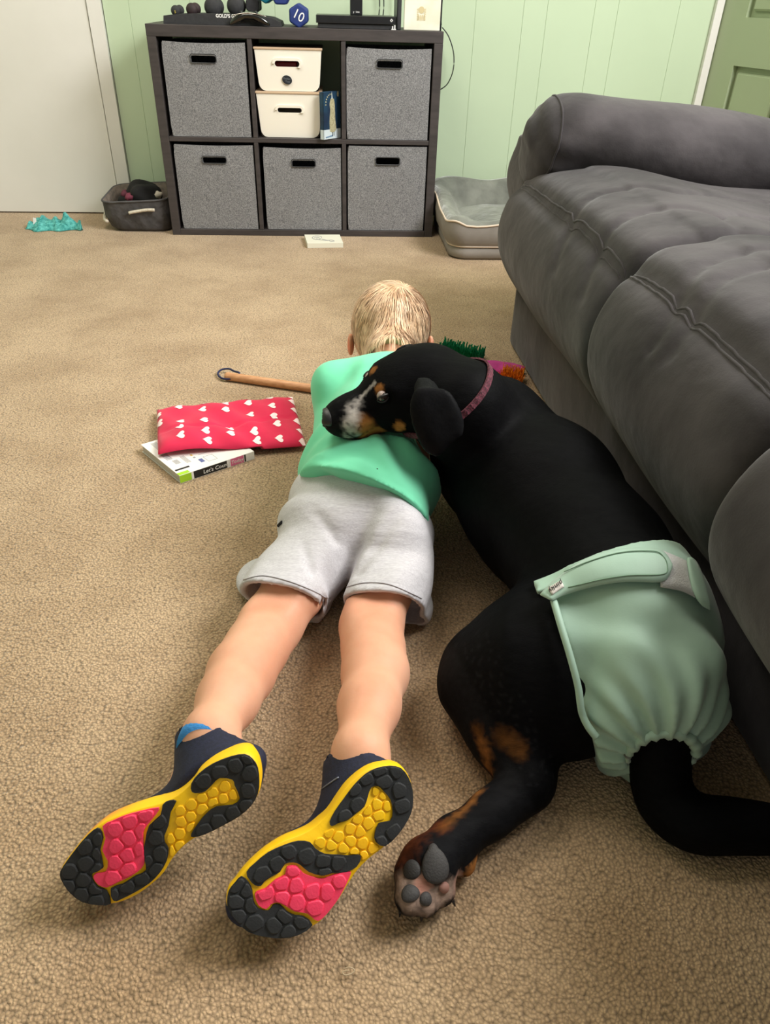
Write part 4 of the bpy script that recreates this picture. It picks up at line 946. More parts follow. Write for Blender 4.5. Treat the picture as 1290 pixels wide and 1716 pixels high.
def shoe(label, conv, outline, regions, zh, zt_, zs, ankle, opening, whichleg, seeds_seed, side_accent):
    t = None
    heel = P(*conv(*outline['heel']), zh); toe = P(*conv(*outline['toe']), zt_); sd = P(*conv(*outline['side']), zs)
    o = (heel+toe)/2; ex = heel-toe; Ls = np.linalg.norm(ex); ex /= Ls; n = np.cross(ex, sd-toe); n /= np.linalg.norm(n)
    if n@(EYE-o) < 0: n = -n
    ey = np.cross(n, ex)
    def uv(c): q = onplane(*conv(*c), o, n)-o; return (q@ex, q@ey)
    def W(x, y, h): return o+ex*x+ey*y+n*h
    t = bpy.data.objects.new('running_shoe', None); COL.objects.link(t); t.location = (0, 0, 0)
    t.parent = boy; t['label'] = label
    out = smooth_poly([uv(c) for c in outline['poly']], 3)
    cx_ = sum(p_[0] for p_ in out)/len(out); cy_ = sum(p_[1] for p_ in out)/len(out)
    # midsole: loft from the tread face back to the upper, flaring then tucking in
    rings = []
    for hgt, sc in ((-.0002, .965), (-.0018, .992), (-.006, 1.01), (-.014, 1.0), (-.021, .965), (-.0225, .90)):
        rr = []
        for (x, y) in out:
            heelk = min(max((x+Ls/2)/Ls, 0), 1); hh = hgt*(.75+.65*heelk) ; rr.append(W(cx_+(x-cx_)*(1+(sc-1)*.45), cy_+(y-cy_)*sc, hh))
        rings.append(rr)
    ms = loft('midsole', rings, M_mid, t, True, True); cc_ = []
    for rr in rings:
        for q in rr:
            x_ = (q-o)@ex; h_ = (q-o)@n; k = min(1, max(0, (-.012-x_)/.05))*min(1, max(0, (-h_-.003)/.006)) if side_accent else 0
            cc_.append(np.array(YEL[:3])*(1-k)+np.array(srgb(240, 100, 70)[:3])*k)
    ca = ms.data.color_attributes.new('Col', 'FLOAT_COLOR', 'POINT'); ca.data.foreach_set('color', np.concatenate([np.array(cc_), np.ones((len(cc_), 1))], 1).astype(np.float32).ravel())
    # coloured rubber slabs and their separate lugs
    R_ = {k: smooth_poly([uv(c) for c in v], 2) for k, v in regions.items()}
    rg = np.random.default_rng(seeds_seed); sp = .0142; seeds = []
    for i in range(-12, 13):
        for j in range(-7, 8):
            x = i*sp*1.05+(j % 2)*sp*.5+rg.normal()*sp*.10; y = j*sp*.90+rg.normal()*sp*.10; seeds.append((x, y))
    for k, poly in R_.items():
        m_ = M_outs if k.startswith('black') else (M_pink if k == 'pink' else M_yel)
        if k != 'yellow': plate('rubber_panel', poly, [], .0016, W, m_, t)
        base_h = .0016 if k != 'yellow' else .0
        sc = .72 if k == 'yellow' else 1.0
        ss = [(x*sc, y*sc) for x, y in seeds] if sc != 1 else seeds
        for (sx, sy) in ss:
            if not inpoly(sx, sy, poly): continue
            pts = []; gapw = .0005
            nb_ = [q for q in ss if 0 < abs(q[0]-sx)+abs(q[1]-sy) < .045]
            for a in np.linspace(0, 2*pi, 18, endpoint=False):
                dx, dy = cos(a), sin(a); r = .0155*sc
                for q in nb_:
                    vx, vy = q[0]-sx, q[1]-sy; dn_ = dx*vx+dy*vy
                    if dn_ > 1e-6: r = min(r, ((vx*vx+vy*vy)/2-gapw*math.hypot(vx, vy))/dn_)
                rr_ = 0.0
                while rr_ < r and inpoly(sx+dx*(rr_+.0009), sy+dy*(rr_+.0009), poly): rr_ += .0005
                pts.append((dx*min(rr_, r), dy*min(rr_, r)))
            # soften the corners
            pts = [((pts[i-1][0]+5*pts[i][0]+pts[(i+1) % 18][0])/7, (pts[i-1][1]+5*pts[i][1]+pts[(i+1) % 18][1])/7) for i in range(18)]
            if sum(math.hypot(*p_) for p_ in pts)/18 < .0026*sc: continue
            hh = .0016 if k != 'yellow' else .0013
            V = []
            for s_, h_ in ((1.0, base_h-.0003), (.97, base_h+hh*.55), (.84, base_h+hh), (.3, base_h+hh*1.12)): V += [W(sx+p_[0]*s_, sy+p_[1]*s_, h_) for p_ in pts]
            F = [(j*18+i, j*18+(i+1) % 18, (j+1)*18+(i+1) % 18, (j+1)*18+i) for j in range(3) for i in range(18)]+[tuple(54+i for i in range(18))]
            mk('tread_lug', V, F, m_, t, False)
    # upper: foot-shaped shell on the far side of the sole, opening round the ankle
    uvw = lambda x, y, h: W(x, y, h)
    pmin = np.min([W(x, y, h) for x in (-Ls/2, Ls/2) for y in (-.05, .05) for h in (0, -.11)], axis=0)-.02; pmax = np.max([W(x, y, h) for x in (-Ls/2, Ls/2) for y in (-.05, .05) for h in (0, -.11)], axis=0)+.02
    up_ = Vol(pmin, pmax, .0030); Rm = [ex, ey, n]
    # centre line of the outline at stations
    xs = np.linspace(-Ls/2*.92, Ls/2*.92, 9); cen = []; hw = []
    for x_ in xs:
        ys = []
        for i in range(len(out)):
            (xa, ya), (xb, yb) = out[i], out[(i+1) % len(out)]
            if (xa-x_)*(xb-x_) <= 0 and xa != xb: ys.append(ya+(yb-ya)*(x_-xa)/(xb-xa))
        cen.append((min(ys)+max(ys))/2); hw.append((max(ys)-min(ys))/2)
    thick = [.017, .021, .024, .028, .032, .034, .034, .032, .024]
    for i in range(8):
        a = W(xs[i], cen[i], -.012-thick[i]*.62); b_ = W(xs[i+1], cen[i+1], -.012-thick[i+1]*.62)
        r0, r1 = hw[i]*.80, hw[i+1]*(.80 if i < 7 else .70); f0 = min(1, thick[i]/max(r0, .001))
        up_.cap(a, b_, r0*.94, r1*.94, .012, (n, max(.45, f0)))
    # trim what would poke through the tread side
    up_.col_dummy = 0
    col_top = ankle+(ankle-W(Ls*.28, 0, -.03))*.0
    c_in = W(Ls*.30, cen[7], -.05); ad = (whichleg-ankle); ad /= np.linalg.norm(ad)
    ank_end = opening
    hq = W(Ls*.30, cen[7], -.036); feet.append((ankle, W(Ls*.33, cen[7], -.034), W(Ls*.05, cen[4], -.036), W(-Ls*.25, cen[2], -.032)))
    exl = ex-ad*(ex@ad); up_.cap(W(Ls*.24, cen[6], -.034), ank_end+ad*.016-n*.004, .034, .0315, .018, (exl, 1.22))
    ad = ad+n*.05+ex*.0; ad /= np.linalg.norm(ad); ad0 = (whichleg-ankle)/np.linalg.norm(whichleg-ankle)
    up_.plane(W(0, 0, -.016), n)
    X, Y, Z = up_.grid(); e_ = ank_end+ad*.001; ad = ad+ex*.35; ad /= np.linalg.norm(ad); f = (X-e_[0])*ad[0]+(Y-e_[1])*ad[1]+(Z-e_[2])*ad[2]; up_.F = np.maximum(up_.F, f).astype(np.float32)
    up_.cap(ank_end+ad0*.016, ank_end+ad0*.10, .0256, .030, .004, (exl, 1.22), mode='s')
    X, Y, Z = up_.grid(); up_.F = np.maximum(up_.F, .002-Z).astype(np.float32)
    upo = vol_obj('upper', up_, M_navy, t, 2)
    return t, W, Ls, up_, cen, o, ex, ey, n
cvL = lambda x, y: (80+x/3.3947, 1200+y/3.3947); cvR = lambda x, y: (360+x/3.5833, 1240+y/3.5833)
outL = dict(heel=(1195, 300), toe=(75, 900), side=(500, 1015), poly=[(70, 900), (90, 845), (190, 715), (265, 643), (330, 597), (440, 553), (560, 517), (640, 498), (740, 450), (815, 383), (860, 320), (940, 262), (1040, 222), (1120, 210), (1170, 238), (1200, 290), (1210, 370), (1200, 440), (1160, 510), (1090, 572), (1000, 622), (900, 672), (830, 700), (760, 755), (700, 825), (660, 893), (600, 953), (520, 1013), (440, 1053), (370, 1072), (290, 1075), (200, 1057), (130, 1007), (90, 950)])
regL = {
 'black_toe': [(72, 900), (92, 847), (190, 717), (262, 645), (298, 638), (318, 690), (300, 760), (318, 858), (260, 888), (255, 920), (288, 968), (336, 988), (360, 1063), (290, 1070), (200, 1053), (132, 1003), (92, 948)],
 'pink': [(315, 622), (370, 592), (440, 562), (530, 537), (632, 517), (618, 555), (573, 610), (545, 660), (548, 750), (553, 818), (538, 858), (480, 903), (400, 941), (337, 970), (288, 951), (264, 915), (274, 893), (332, 882), (345, 820), (314, 760), (332, 690)],
 'black_band': [(733, 482), (700, 545), (688, 620), (664, 680), (669, 720), (688, 750), (678, 820), (638, 888), (580, 946), (500, 996), (420, 1036), (378, 1046), (360, 978), (430, 950), (500, 905), (562, 872), (549, 780), (558, 700), (578, 620), (643, 560), (655, 502), (692, 478)],
 'black_heel': [(822, 428), (818, 380), (862, 323), (940, 268), (1040, 228), (1120, 215), (1166, 242), (1196, 292), (1204, 370), (1196, 438), (1157, 507), (1088, 567), (1000, 617), (900, 667), (828, 685), (818, 665), (862, 600), (902, 552), (960, 512), (1050, 503), (1094, 465), (1064, 390), (1052, 358), (980, 348), (938, 385), (898, 423), (860, 433)],
 'yellow': [(742, 482), (815, 440), (890, 434), (940, 395), (980, 357), (1045, 365), (1058, 395), (1086, 462), (1048, 496), (958, 504), (892, 552), (850, 600), (808, 672), (822, 692), (760, 748), (700, 812), (694, 745), (674, 700), (692, 610), (706, 545)]}
outR = dict(heel=(1100, 170), toe=(130, 1080), side=(640, 1085), poly=[(70, 970), (80, 900), (120, 850), (165, 790), (220, 735), (300, 670), (400, 612), (480, 582), (560, 547), (620, 502), (680, 442), (740, 352), (800, 272), (880, 202), (960, 162), (1050, 150), (1120, 167), (1165, 222), (1192, 300), (1192, 400), (1162, 480), (1102, 570), (1022, 642), (1000, 662), (932, 712), (862, 782), (812, 852), (752, 952), (692, 1032), (642, 1087), (592, 1122), (500, 1172), (400, 1192), (300, 1182), (200, 1152), (120, 1082), (80, 1022)])
regR = {
 'black_toe': [(73, 970), (83, 902), (122, 852), (160, 815), (203, 852), (225, 900), (232, 960), (262, 1008), (320, 1022), (348, 988), (390, 984), (430, 1024), (480, 1049), (530, 1055), (586, 1108), (500, 1168), (400, 1187), (300, 1177), (200, 1148), (122, 1078), (83, 1020)],
 'black_band': [(190, 790), (240, 737), (320, 672), (420, 627), (500, 604), (570, 612), (603, 650), (660, 682), (740, 687), (800, 692), (860, 687), (876, 705), (850, 758), (790, 787), (700, 797), (640, 811), (560, 786), (512, 746), (470, 731), (420, 741), (391, 788), (340, 817), (296, 848), (276, 873), (240, 868), (207, 834)],
 'pink': [(432, 757), (490, 753), (530, 798), (600, 823), (650, 829), (720, 804), (800, 788), (815, 800), (788, 860), (748, 938), (698, 1007), (640, 1072), (602, 1077), (553, 1037), (480, 1026), (432, 997), (380, 972), (338, 981), (308, 1011), (263, 988), (243, 940), (248, 907), (302, 888), (363, 834), (422, 804)],
 'black_heel': [(688, 490), (722, 422), (772, 352), (832, 272), (902, 203), (970, 168), (1050, 154), (1117, 168), (1161, 222), (1186, 300), (1186, 400), (1157, 478), (1098, 566), (1020, 635), (964, 608), (959, 560), (984, 497), (1052, 483), (1066, 430), (1054, 358), (1012, 306), (980, 276), (937, 282), (916, 340), (896, 398), (848, 437), (798, 477), (740, 496), (702, 514)],
 'yellow': [(742, 508), (850, 453), (928, 383), (939, 292), (975, 281), (1052, 371), (1056, 468), (982, 488), (946, 560), (952, 612), (996, 645), (930, 700), (882, 728), (872, 688), (760, 683), (660, 668), (612, 638), (575, 602), (640, 557)]}
feet = []
shL = shoe('running shoe on the left foot, its toe farther left, pink arrow emblem on the side', cvL, outL, regL, .128, .052, .033, aL, P(346, 1243, .098), cL, 3, True)
shR = shoe('running shoe on the right foot, nearest the dog paw, sole facing up', cvR, outR, regR, .130, .050, .040, aR, P(600, 1283, .100), cR, 5, False)

for (an, he, mi, to) in feet:
    skin.cap(an, he, .0245, .022, .012); skin.chain([an, mi, to], [.024, .019, .016], .012)
for (an, he, mi, to), cc, op in zip(feet[:1], (cL,), (P(345, 1243, .098),)):
    dd = (cc-an)/np.linalg.norm(cc-an); tube('sock', [op-dd*.012, op-dd*.002, op+dd*.0085, op+dd*.0095], .0262, M_sock, boy, n=24, radii=[.0255, .0268, .0268, .0245])

M_pinkline = mat('pink_overlay', srgb(220, 60, 110), .5); M_maroon_ov = mat('maroon_overlay', srgb(90, 30, 60), .6); M_greyline = mat('grey_piping', srgb(120, 124, 140), .5)
def shoe_line(sh_, cv, pts, r, m, name, closed=False):
    out = []
    for p_ in spline([np.array([*cv(*q), 0.]) for q in pts], 4, closed):
        h = sh_[3].hit(p_[0], p_[1])
        if h is not None: out.append(h+sh_[3].grad(h)*.0006)
    if len(out) > 3: tube(name, out, r, m, sh_[0], n=6)
shoe_line(shL, cvL, [(714, 304), (690, 304), (640, 325), (590, 360), (555, 400), (560, 420), (610, 385), (670, 350), (700, 328), (714, 308)], .0009, M_pinkline, 'pink_emblem')
shoe_line(shL, cvL, [(680, 318), (640, 338), (600, 368), (575, 392)], .0030, M_maroon_ov, 'emblem_fill')
shoe_line(shL, cvL, [(738, 205), (700, 245), (645, 290)], .0007, M_greyline, 'piping')
shoe_line(shR, cvR, [(745, 225), (690, 262), (600, 330), (565, 365)], .0007, M_greyline, 'piping')
# ================================================================== DOG
dog = thing('dog', 'black dog with tan and white face resting its head on the child, in mint diaper', 'dog')
def fur_mat():
    m = mat('dog_fur', (1, 1, 1, 1), .6, (.72, .72, .72, 1), 60, vcol=True, sheen=.0, spec=.035, stretch=(1, 3, 3), bump=.25, bscale=260, bdist=.0012, b2=.25, b2scale=14, b2dist=.006); return m
M_fur = fur_mat()
HS2 = .0042
dv = Vol((-.14, .27, -.002), (.56, 1.22, .36), HS2)
wth = P(828, 755, .134); rib = P(905, 838, .130); loin = P(985, 940, .128); pel = P(1040, 1040, .125); rmp = P(1075, 1135, .110)
skull = P(693, 641, .262); nose = P(556, 702, .222); nk1 = P(768, 686, .235); nk0 = P(818, 720, .176)
dv.chain([wth, rib, loin], [.098, .102, .090], .045); dv.chain([loin, pel, rmp], [.092, .086, .070], .04)
dv.ell(P(815, 800, .080), (.062, .085, .070), k=.04)               # deep chest resting on the carpet
dv.chain([P(860, 800, .08), P(905, 900, .065), P(955, 985, .065)], [.070, .066, .058], .04)   # belly
dv.chain([nk0, nk1, skull+[.03, .01, -.01]], [.080, .064, .050], .03)
# head frame
hf = nose-skull; hl = np.linalg.norm(hf); hf /= hl; hu0 = np.array([.10, -.12, .99]); hsd = np.cross(hf, hu0); hsd /= np.linalg.norm(hsd); hup = np.cross(hsd, hf)
if hsd[1] > 0: hsd = -hsd      # side facing the lens
def Hd(f_, s_, u_): return skull+hf*f_+hsd*s_+hup*u_
RH = [hf, hsd, hup]
dv.ell(Hd(0, 0, 0), (.058, .050, .048), RH, k=.02); dv.ell(Hd(-.02, 0, -.012), (.052, .052, .045), RH, k=.02)
dv.ell(Hd(.03, 0, .006), (.042, .040, .034), RH, k=.02)
for s_ in (-1, 1): dv.ell(Hd(.022, s_*.030, -.020), (.045, .022, .026), RH, k=.02); dv.ell(Hd(.036, s_*.026, .022), (.016, .011, .009), RH, k=.012)
dv.chain([Hd(.045, 0, -.010), Hd(.10, 0, -.008), Hd(hl-.008, 0, -.004)], [.034, .027, .0215], .02, (hup, .95))
dv.chain([Hd(.04, 0, -.030), Hd(.09, 0, -.026), Hd(hl-.022, 0, -.019)], [.026, .021, .016], .012)    # lips / lower jaw
eh = dv.hit(643, 668); ef, es, eu = (eh-skull)@hf, (eh-skull)@hsd, (eh-skull)@hup
for s_ in (-1, 1): dv.ell(Hd(ef, s_*(es+.001), eu), (.0105, .006, .0075), RH, k=.005, mode='s')
# forelegs folded ahead of the chest, hidden behind head and child
for x_ in (.175, .228): dv.chain([np.array([x_+.0, .96, .09]), np.array([x_, 1.0, .045]), np.array([x_-.005, 1.10, .026])], [.05, .032, .022], .02); dv.ell(np.array([x_-.005, 1.12, .022]), (.026, .034, .020), k=.015)
# near hind leg: thigh, stifle, shank, hock, metatarsus, paw
hip_ = P(1000, 1095, .085); stif = P(812, 1122, .052); hock = P(888, 1308, .034); met = P(760, 1408, .030)
dv.chain([hip_, P(900, 1110, .085), stif], [.075, .078, .045], .035); dv.ell(P(885, 1145, .068), (.080, .082, .066), k=.03)
dv.ell(P(955, 1190, .060), (.052, .050, .054), k=.03)
dv.chain([P(815, 1150, .055), P(848, 1235, .040), hock], [.052, .034, .026], .03)
dv.ell(P(897, 1309, .030), (.017, .017, .022), k=.010)
dv.chain([P(882, 1318, .032), P(820, 1365, .030), met, P(728, 1440, .034)], [.0255, .0225, .021, .024], .012)
# far hind leg folded under
dv.chain([P(1070, 1060, .07), P(1090, 985, .045), P(1090, 1100, .03)], [.055, .04, .028], .03)
# paw, pads up
pw = P(712, 1462, .028); dv.ell(pw, (.026, .030, .024), k=.012)
toes = [P(688, 1500, .030), P(714, 1509, .025), P(742, 1492, .023), P(681, 1466, .032)]
for q, r_ in zip(toes, (.0155, .0135, .0125, .0125)): dv.ell(q, (r_, r_*1.2, r_), k=.0035)
dv.ell(P(778, 1447, .018), (.012, .015, .012), k=.008)
dvpre = dv.copy()
# tail
tl = [P(1108, 1215, .095), P(1105, 1262, .070), P(1112, 1335, .034), P(1160, 1380, .026), P(1225, 1384, .025), P(1300, 1388, .023), P(1350, 1398, .020)]
dv.chain([np.array(q) for q in spline(tl, 3)], list(np.interp(np.linspace(0, 1, 19), [0, .3, .8, 1], [.027, .026, .022, .012])), .012)
X, Y, Z = dv.grid(); dv.F = np.maximum(dv.F, .003-Z).astype(np.float32)
dv.disp(lambda X, Y, Z: .0012*np.sin(X*60+Y*40)*np.sin(Y*55-Z*30)+0*X)
def carve(vol, f, t):
    vol.F = np.maximum(vol.F, (t-f)).astype(np.float32)
def gridpts(vol): return np.stack(np.broadcast_arrays(*vol.grid()), -1)
def sampled(src, G): 
    ins = np.all((G > src.lo) & (G < src.lo+src.h*(src.n-1)), -1); return np.where(ins, src.at(G), .06)
def sofa_at(G):
    Lc = np.stack([(G[..., 0]-SF[0])*sa_[0]+(G[..., 1]-SF[1])*sa_[1], (G[..., 0]-SF[0])*sb_[0]+(G[..., 1]-SF[1])*sb_[1], G[..., 2]], -1)
    return np.minimum.reduce([sampled(s_, Lc) for s_ in (v1, v2, v3, vb)])
carve(dv, sofa_at(gridpts(dv)), .003)
Gs = gridpts(st); dS = sampled(dv, Gs); carve(st, dS-.017*np.clip(2-np.linalg.norm(Gs-P(780, 690, .19), axis=-1)/.075, 0, 1), .0016)
shirt = vol_obj('shirt', st, M_shirt, boy, 2)
carve(skin, sampled(dv, gridpts(skin)), .007)
skin_obj = vol_obj('body', skin, M_skin, boy, 2, skincol)
BLK = np.array([.0042, .0042, .0048]); TAN = np.array(srgb(184, 122, 66)[:3]); WHT = np.array(srgb(222, 214, 206)[:3]); RUST = np.array(srgb(120, 62, 34)[:3])
def dogcol(V):
    c = np.tile(BLK, (len(V), 1)).astype(float); nz = .5+.5*np.sin(V[:, 0]*420+3*np.sin(V[:, 1]*300))*np.sin(V[:, 2]*390+2*np.sin(V[:, 0]*260)); fine = rng.normal(size=len(V))*.12
    L_ = V-skull; f_, s_, u_ = L_@hf, L_@hsd, L_@hup
    def mixin(w, col):
        nonlocal c; w = np.clip(w, 0, 1)[:, None]; c = c*(1-w)+col*w
    def blob(q, r, col, soft=.35, el=None):
        d_ = np.linalg.norm((V-q)/(el if el is not None else 1), axis=1)/r; mixin((1-d_)/soft+fine, col)
    # head patches in head coordinates (forward, side, up)
    def hb(f0, s0, u0, rf, rs, ru, col, soft=.3):
        d_ = np.sqrt(((f_-f0)/rf)**2+((s_-s0)/rs)**2+((u_-u0)/ru)**2); mixin((1-d_)/soft+fine, col)
    HT = lambda x, y: (lambda h: h if h is not None else skull)(dv.hit(x, y))
    [blob(HT(x_, y_), r_, TAN*k_, .45) for x_, y_, r_, k_ in ((604, 706, .014, .5), (612, 716, .017, .75), (618, 730, .018, 1), (632, 722, .015, .9), (640, 732, .016, 1), (655, 735, .013, 1), (668, 739, .010, .9), (680, 743, .008, .8), (600, 722, .010, .7))]
    blob(HT(635, 651), .0080, TAN*.65, .4); blob(HT(625, 620), .0080, TAN*.65, .4); blob(HT(669, 716), .010, TAN*1.1, .3, np.array([.8, 1, 1.3]))
    for x_, y_, r_, k_ in ((590, 684, .013, .55), (593, 700, .013, .95), (584, 712, .013, .8), (590, 722, .012, .7), (577, 733, .013, .8), (598, 730, .008, .5), (600, 674, .009, .4)): blob(HT(x_, y_), r_, WHT*k_, .8)
    for t_ in np.linspace(0, 1, 12): blob(HT(602+26*t_, 668-27*t_), .0034, WHT*.55, .8)
    for s in ():
        hb(.075, s*.032, -.040, .055, .030, .021, TAN); hb(.028, s*.04, -.050, .035, .03, .010, TAN)
        hb(.052, s*.030, .026, .0085, .010, .0065, TAN); hb(.016, s*.050, -.026, .008, .014, .010, TAN)
    m = (f_ > hl-.045)&(nz > .86); mixin(m*.7, BLK*3)
    mixin(((f_-(hl-.008))/.006), BLK*2.2)
    # legs
    HF = lambda x, y, z: (lambda h: h if h is not None else P(x, y, z))(dv.hit(x, y))
    for x_, y_, r_, cc in ((842, 1236, .016, .28), (858, 1246, .015, .36), (870, 1260, .012, .36), (800, 1225, .012, .35), (806, 1245, .012, .8), (814, 1265, .011, 1), (817, 1285, .011, 1), (812, 1305, .011, 1), (800, 1328, .010, .9), (790, 1342, .008, .8), (778, 1354, .008, .8), (766, 1364, .008, .7), (754, 1374, .008, .6), (742, 1384, .009, .6)): blob(HF(x_, y_, .03), r_, TAN*cc*.6, .8)
    blob(P(690, 1432, .030), .030, RUST, .6); blob(P(740, 1408, .036), .020, RUST, .6)
    for x_, y_, r_ in ((675, 1495, .014), (690, 1515, .014), (715, 1520, .012), (735, 1505, .014), (752, 1490, .012), (672, 1475, .010), (705, 1480, .012)): blob(HF(x_, y_, .03), r_, np.array(srgb(176, 150, 134)[:3]), .9); blob(P(742, 1478, .020), .020, np.array(srgb(170, 134, 120)[:3]), .5); blob(P(762, 1443, .020), .014, WHT, .6); blob(P(782, 1450, .016), .014, TAN*.8, .5); blob(P(708, 1482, .048), .010, np.array(srgb(176, 120, 104)[:3]), .6)
    return c
dbody = vol_obj('body', dv, M_fur, dog, 2, dogcol)
# nose leather, nostrils, eyes
M_nose = mat('nose_leather', srgb(30, 28, 30), .38, bump=.6, bscale=900, bdist=.0005)
nv = Vol(Hd(hl-.03, 0, 0)-.04, Hd(hl-.03, 0, 0)+.05, .0017)
nv.ell(Hd(hl+.004, 0, .004), (.0135, .0165, .0135), RH, k=.004); nv.cap(Hd(hl+.006, 0, -.004), Hd(hl+.002, 0, -.015), .006, .004, .006)
for s in (-1, 1): nv.cap(Hd(hl+.014, s*.0085, .001), Hd(hl+.006, s*.016, -.002), .0030, .0025, .002, mode='s')
vol_obj('nose', nv, M_nose, dog, 1)
M_dogeye = mat('dog_eye', srgb(30, 22, 19), .18); M_sclera = mat('eye_rim_white', srgb(160, 142, 134), .3)
for s in (-1, 1):
    ec = Hd(ef, s*(es-.0062-(.008 if s < 0 else 0)), eu)
    bm = bmesh.new(); bmesh.ops.create_uvsphere(bm, u_segments=20, v_segments=14, radius=.0074, matrix=Matrix.Translation(ec)); e_ = from_bm('eyeball', bm, M_sclera, dog, True)
    dr = hsd*s*.90-hf*.42-hup*.0; dr /= np.linalg.norm(dr)
    bm = bmesh.new(); bmesh.ops.create_uvsphere(bm, u_segments=16, v_segments=12, radius=.0068, matrix=Matrix.Translation(ec+dr*.0014)); from_bm('iris', bm, M_dogeye, e_, True)
    lid = []
    for a in np.linspace(0, 2*pi, 16, endpoint=False): lid.append(ec+hf*.0080*cos(a)+hup*.0050*sin(a)+hsd*s*(.0066-.0025*abs(cos(a))))
    tube('eyelid', lid, .0017, mat('eyelid_skin', srgb(30, 26, 26), .5), dog, True, 6)
# ears: soft flaps hanging from the side of the skull
M_ear = mat('ear_fur', (.0085, .0085, .0095, 1), .5, (.006, .006, .007, 1), 80, sheen=.0, spec=.035, bump=.3, bscale=260, bdist=.0012)
def ear(side, pts, name='ear'):
    ev = Vol(np.min(pts, 0)-.06, np.max(pts, 0)+.06, .0030)
    return ev
E1 = [P(715, 652, .290), P(722, 685, .283), P(733, 715, .262), P(724, 742, .242)]
ev = Vol(np.min(E1, 0)-.06, np.max(E1, 0)+.06, .0030); vd = (EYE-E1[1]); vd /= np.linalg.norm(vd)
ev.chain(E1, [.016, .022, .025, .015], .016, (vd, .26))
ev.disp(lambda X, Y, Z: .0014*np.sin(X*150+Z*60)+0*X)
vol_obj('ear', ev, M_ear, dog, 2)
E2 = [Hd(-.005, -.042, .020), Hd(-.012, -.058, -.005), Hd(-.015, -.062, -.035)]
ev2 = Vol(np.min(E2, 0)-.05, np.max(E2, 0)+.05, .0035); ev2.chain(E2, [.014, .022, .016], .012, (hsd, .28)); vol_obj('ear', ev2, M_ear, dog, 2)
# knitted collar: ring round the neck found on the surface
M_col = mat('plum_webbing', srgb(112, 48, 64), .85, srgb(60, 26, 36), 400, stretch=(1, 1, 1), bump=.5, bscale=600)
co = P(793, 662, .235); c1_ = dv.hit(818, 634); c2_ = dv.hit(765, 702); cax = nk1-nk0; cax = (skull-nk0); cax /= np.linalg.norm(cax)
chord = c1_-c2_; cax = cax-chord*(cax@chord)/(chord@chord); cax /= np.linalg.norm(cax)
e1 = chord/np.linalg.norm(chord); e2 = np.cross(cax, e1); gm = dv.grad((c1_+c2_)/2); cc0 = (c1_+c2_)/2-e2*(e2@gm)/abs(e2@gm)*.062
def ringpts(n_, off):
    out = []
    for a in np.linspace(0, 2*pi, n_, endpoint=False):
        dr = e1*cos(a)+e2*sin(a); tt = np.arange(.02, .14, .001); f = dv.at(cc0+tt[:, None]*dr); w = np.nonzero(f > 0)[0]; out.append(tt[w[0]] if len(w) else .13)
    out = np.array(out)
    for _ in range(6): out = (np.roll(out, 1)+out*2+np.roll(out, -1))/4
    return [cc0+(e1*cos(a)+e2*sin(a))*(t_+off) for a, t_ in zip(np.linspace(0, 2*pi, n_, endpoint=False), out)]
rp = ringpts(90, .0012)
V = []; F = []
for i, q in enumerate(rp):
    o_n = (q-cc0); o_n -= cax*(o_n@cax); o_n /= np.linalg.norm(o_n); h_ = .0007*(i % 2)
    for (w_, t_) in ((-.0046, -.001), (-.0046, .0014+h_), (.0046, .0014+h_), (.0046, -.001)): V.append(q+cax*w_+o_n*t_)
for i in range(90):
    for k in range(4): j = (i+1) % 90; F.append((i*4+k, i*4+(k+1) % 4, j*4+(k+1) % 4, j*4+k))
mk('collar', V, F, M_col, dog)

# ---- cloth diaper
M_dia = mat('sage_cloth', srgb(164, 192, 176), .55, srgb(156, 185, 168), 7, sheen=.2, bump=.12, bscale=500, bdist=.0006, b2=.2, b2scale=12, b2dist=.01, spec=.35)
di = Vol((.04, .24, 0), (.46, .76, .32), .0034)
di.chain([loin, pel, rmp], [.096, .091, .074], .04); di.ell(P(1076, 1150, .096), (.078, .080, .086), k=.03); di.ell(P(1000, 1175, .085), (.042, .06, .052), k=.03); di.ell(P(1045, 1232, .045), (.048, .038, .038), k=.03); di.ell(P(1142, 1205, .045), (.030, .042, .042), k=.03)
tc = P(1102, 1245, .085); X, Y, Z = di.grid()
ang = np.arctan2(Z-tc[2], X-tc[0]); rad = np.sqrt((X-tc[0])**2+(Y-tc[1])**2+(Z-tc[2])**2)
pl = .0045*np.sin(ang*17+3*np.sin(rad*30))*gs(rad-.055, .035)+.0032*np.sin(X*62+Y*30+2.5*np.sin(Y*35))*gs(rad-.11, .05)+.0035*np.sin(ang*6+rad*45)*gs(rad-.10, .06)
lgp = P(990, 1200, .07); rl = np.sqrt((X-lgp[0])**2+(Y-lgp[1])**2+(Z-lgp[2])**2); pl = pl+.003*np.sin(Y*170+X*60+Z*90)*gs(rl, .035)
w1, w2, w3 = P(905, 1003, .115), P(1020, 925, .215), P(1165, 942, .13)
wn = np.cross(w2-w1, w3-w1); wn /= np.linalg.norm(wn); wn = wn if wn[1] > 0 else -wn
wd = (X-w1[0])*wn[0]+(Y-w1[1])*wn[1]+(Z-w1[2])*wn[2]
di.ell(P(985, 1115, .095), (.055, .075, .068), k=.03); Gd = gridpts(di); di.F = np.minimum(di.F, np.maximum(sampled(dvpre, Gd), np.linalg.norm(Gd-P(1060, 1130, .10), axis=-1)-.150)-.0065).astype(np.float32); carve(di, sofa_at(Gd), .003); di_s = di.copy()
di.F = (di.F+pl*(1-np.exp(-(np.minimum(wd, 0)/.05)**2))).astype(np.float32)
di.F = np.maximum(di.F, wd)
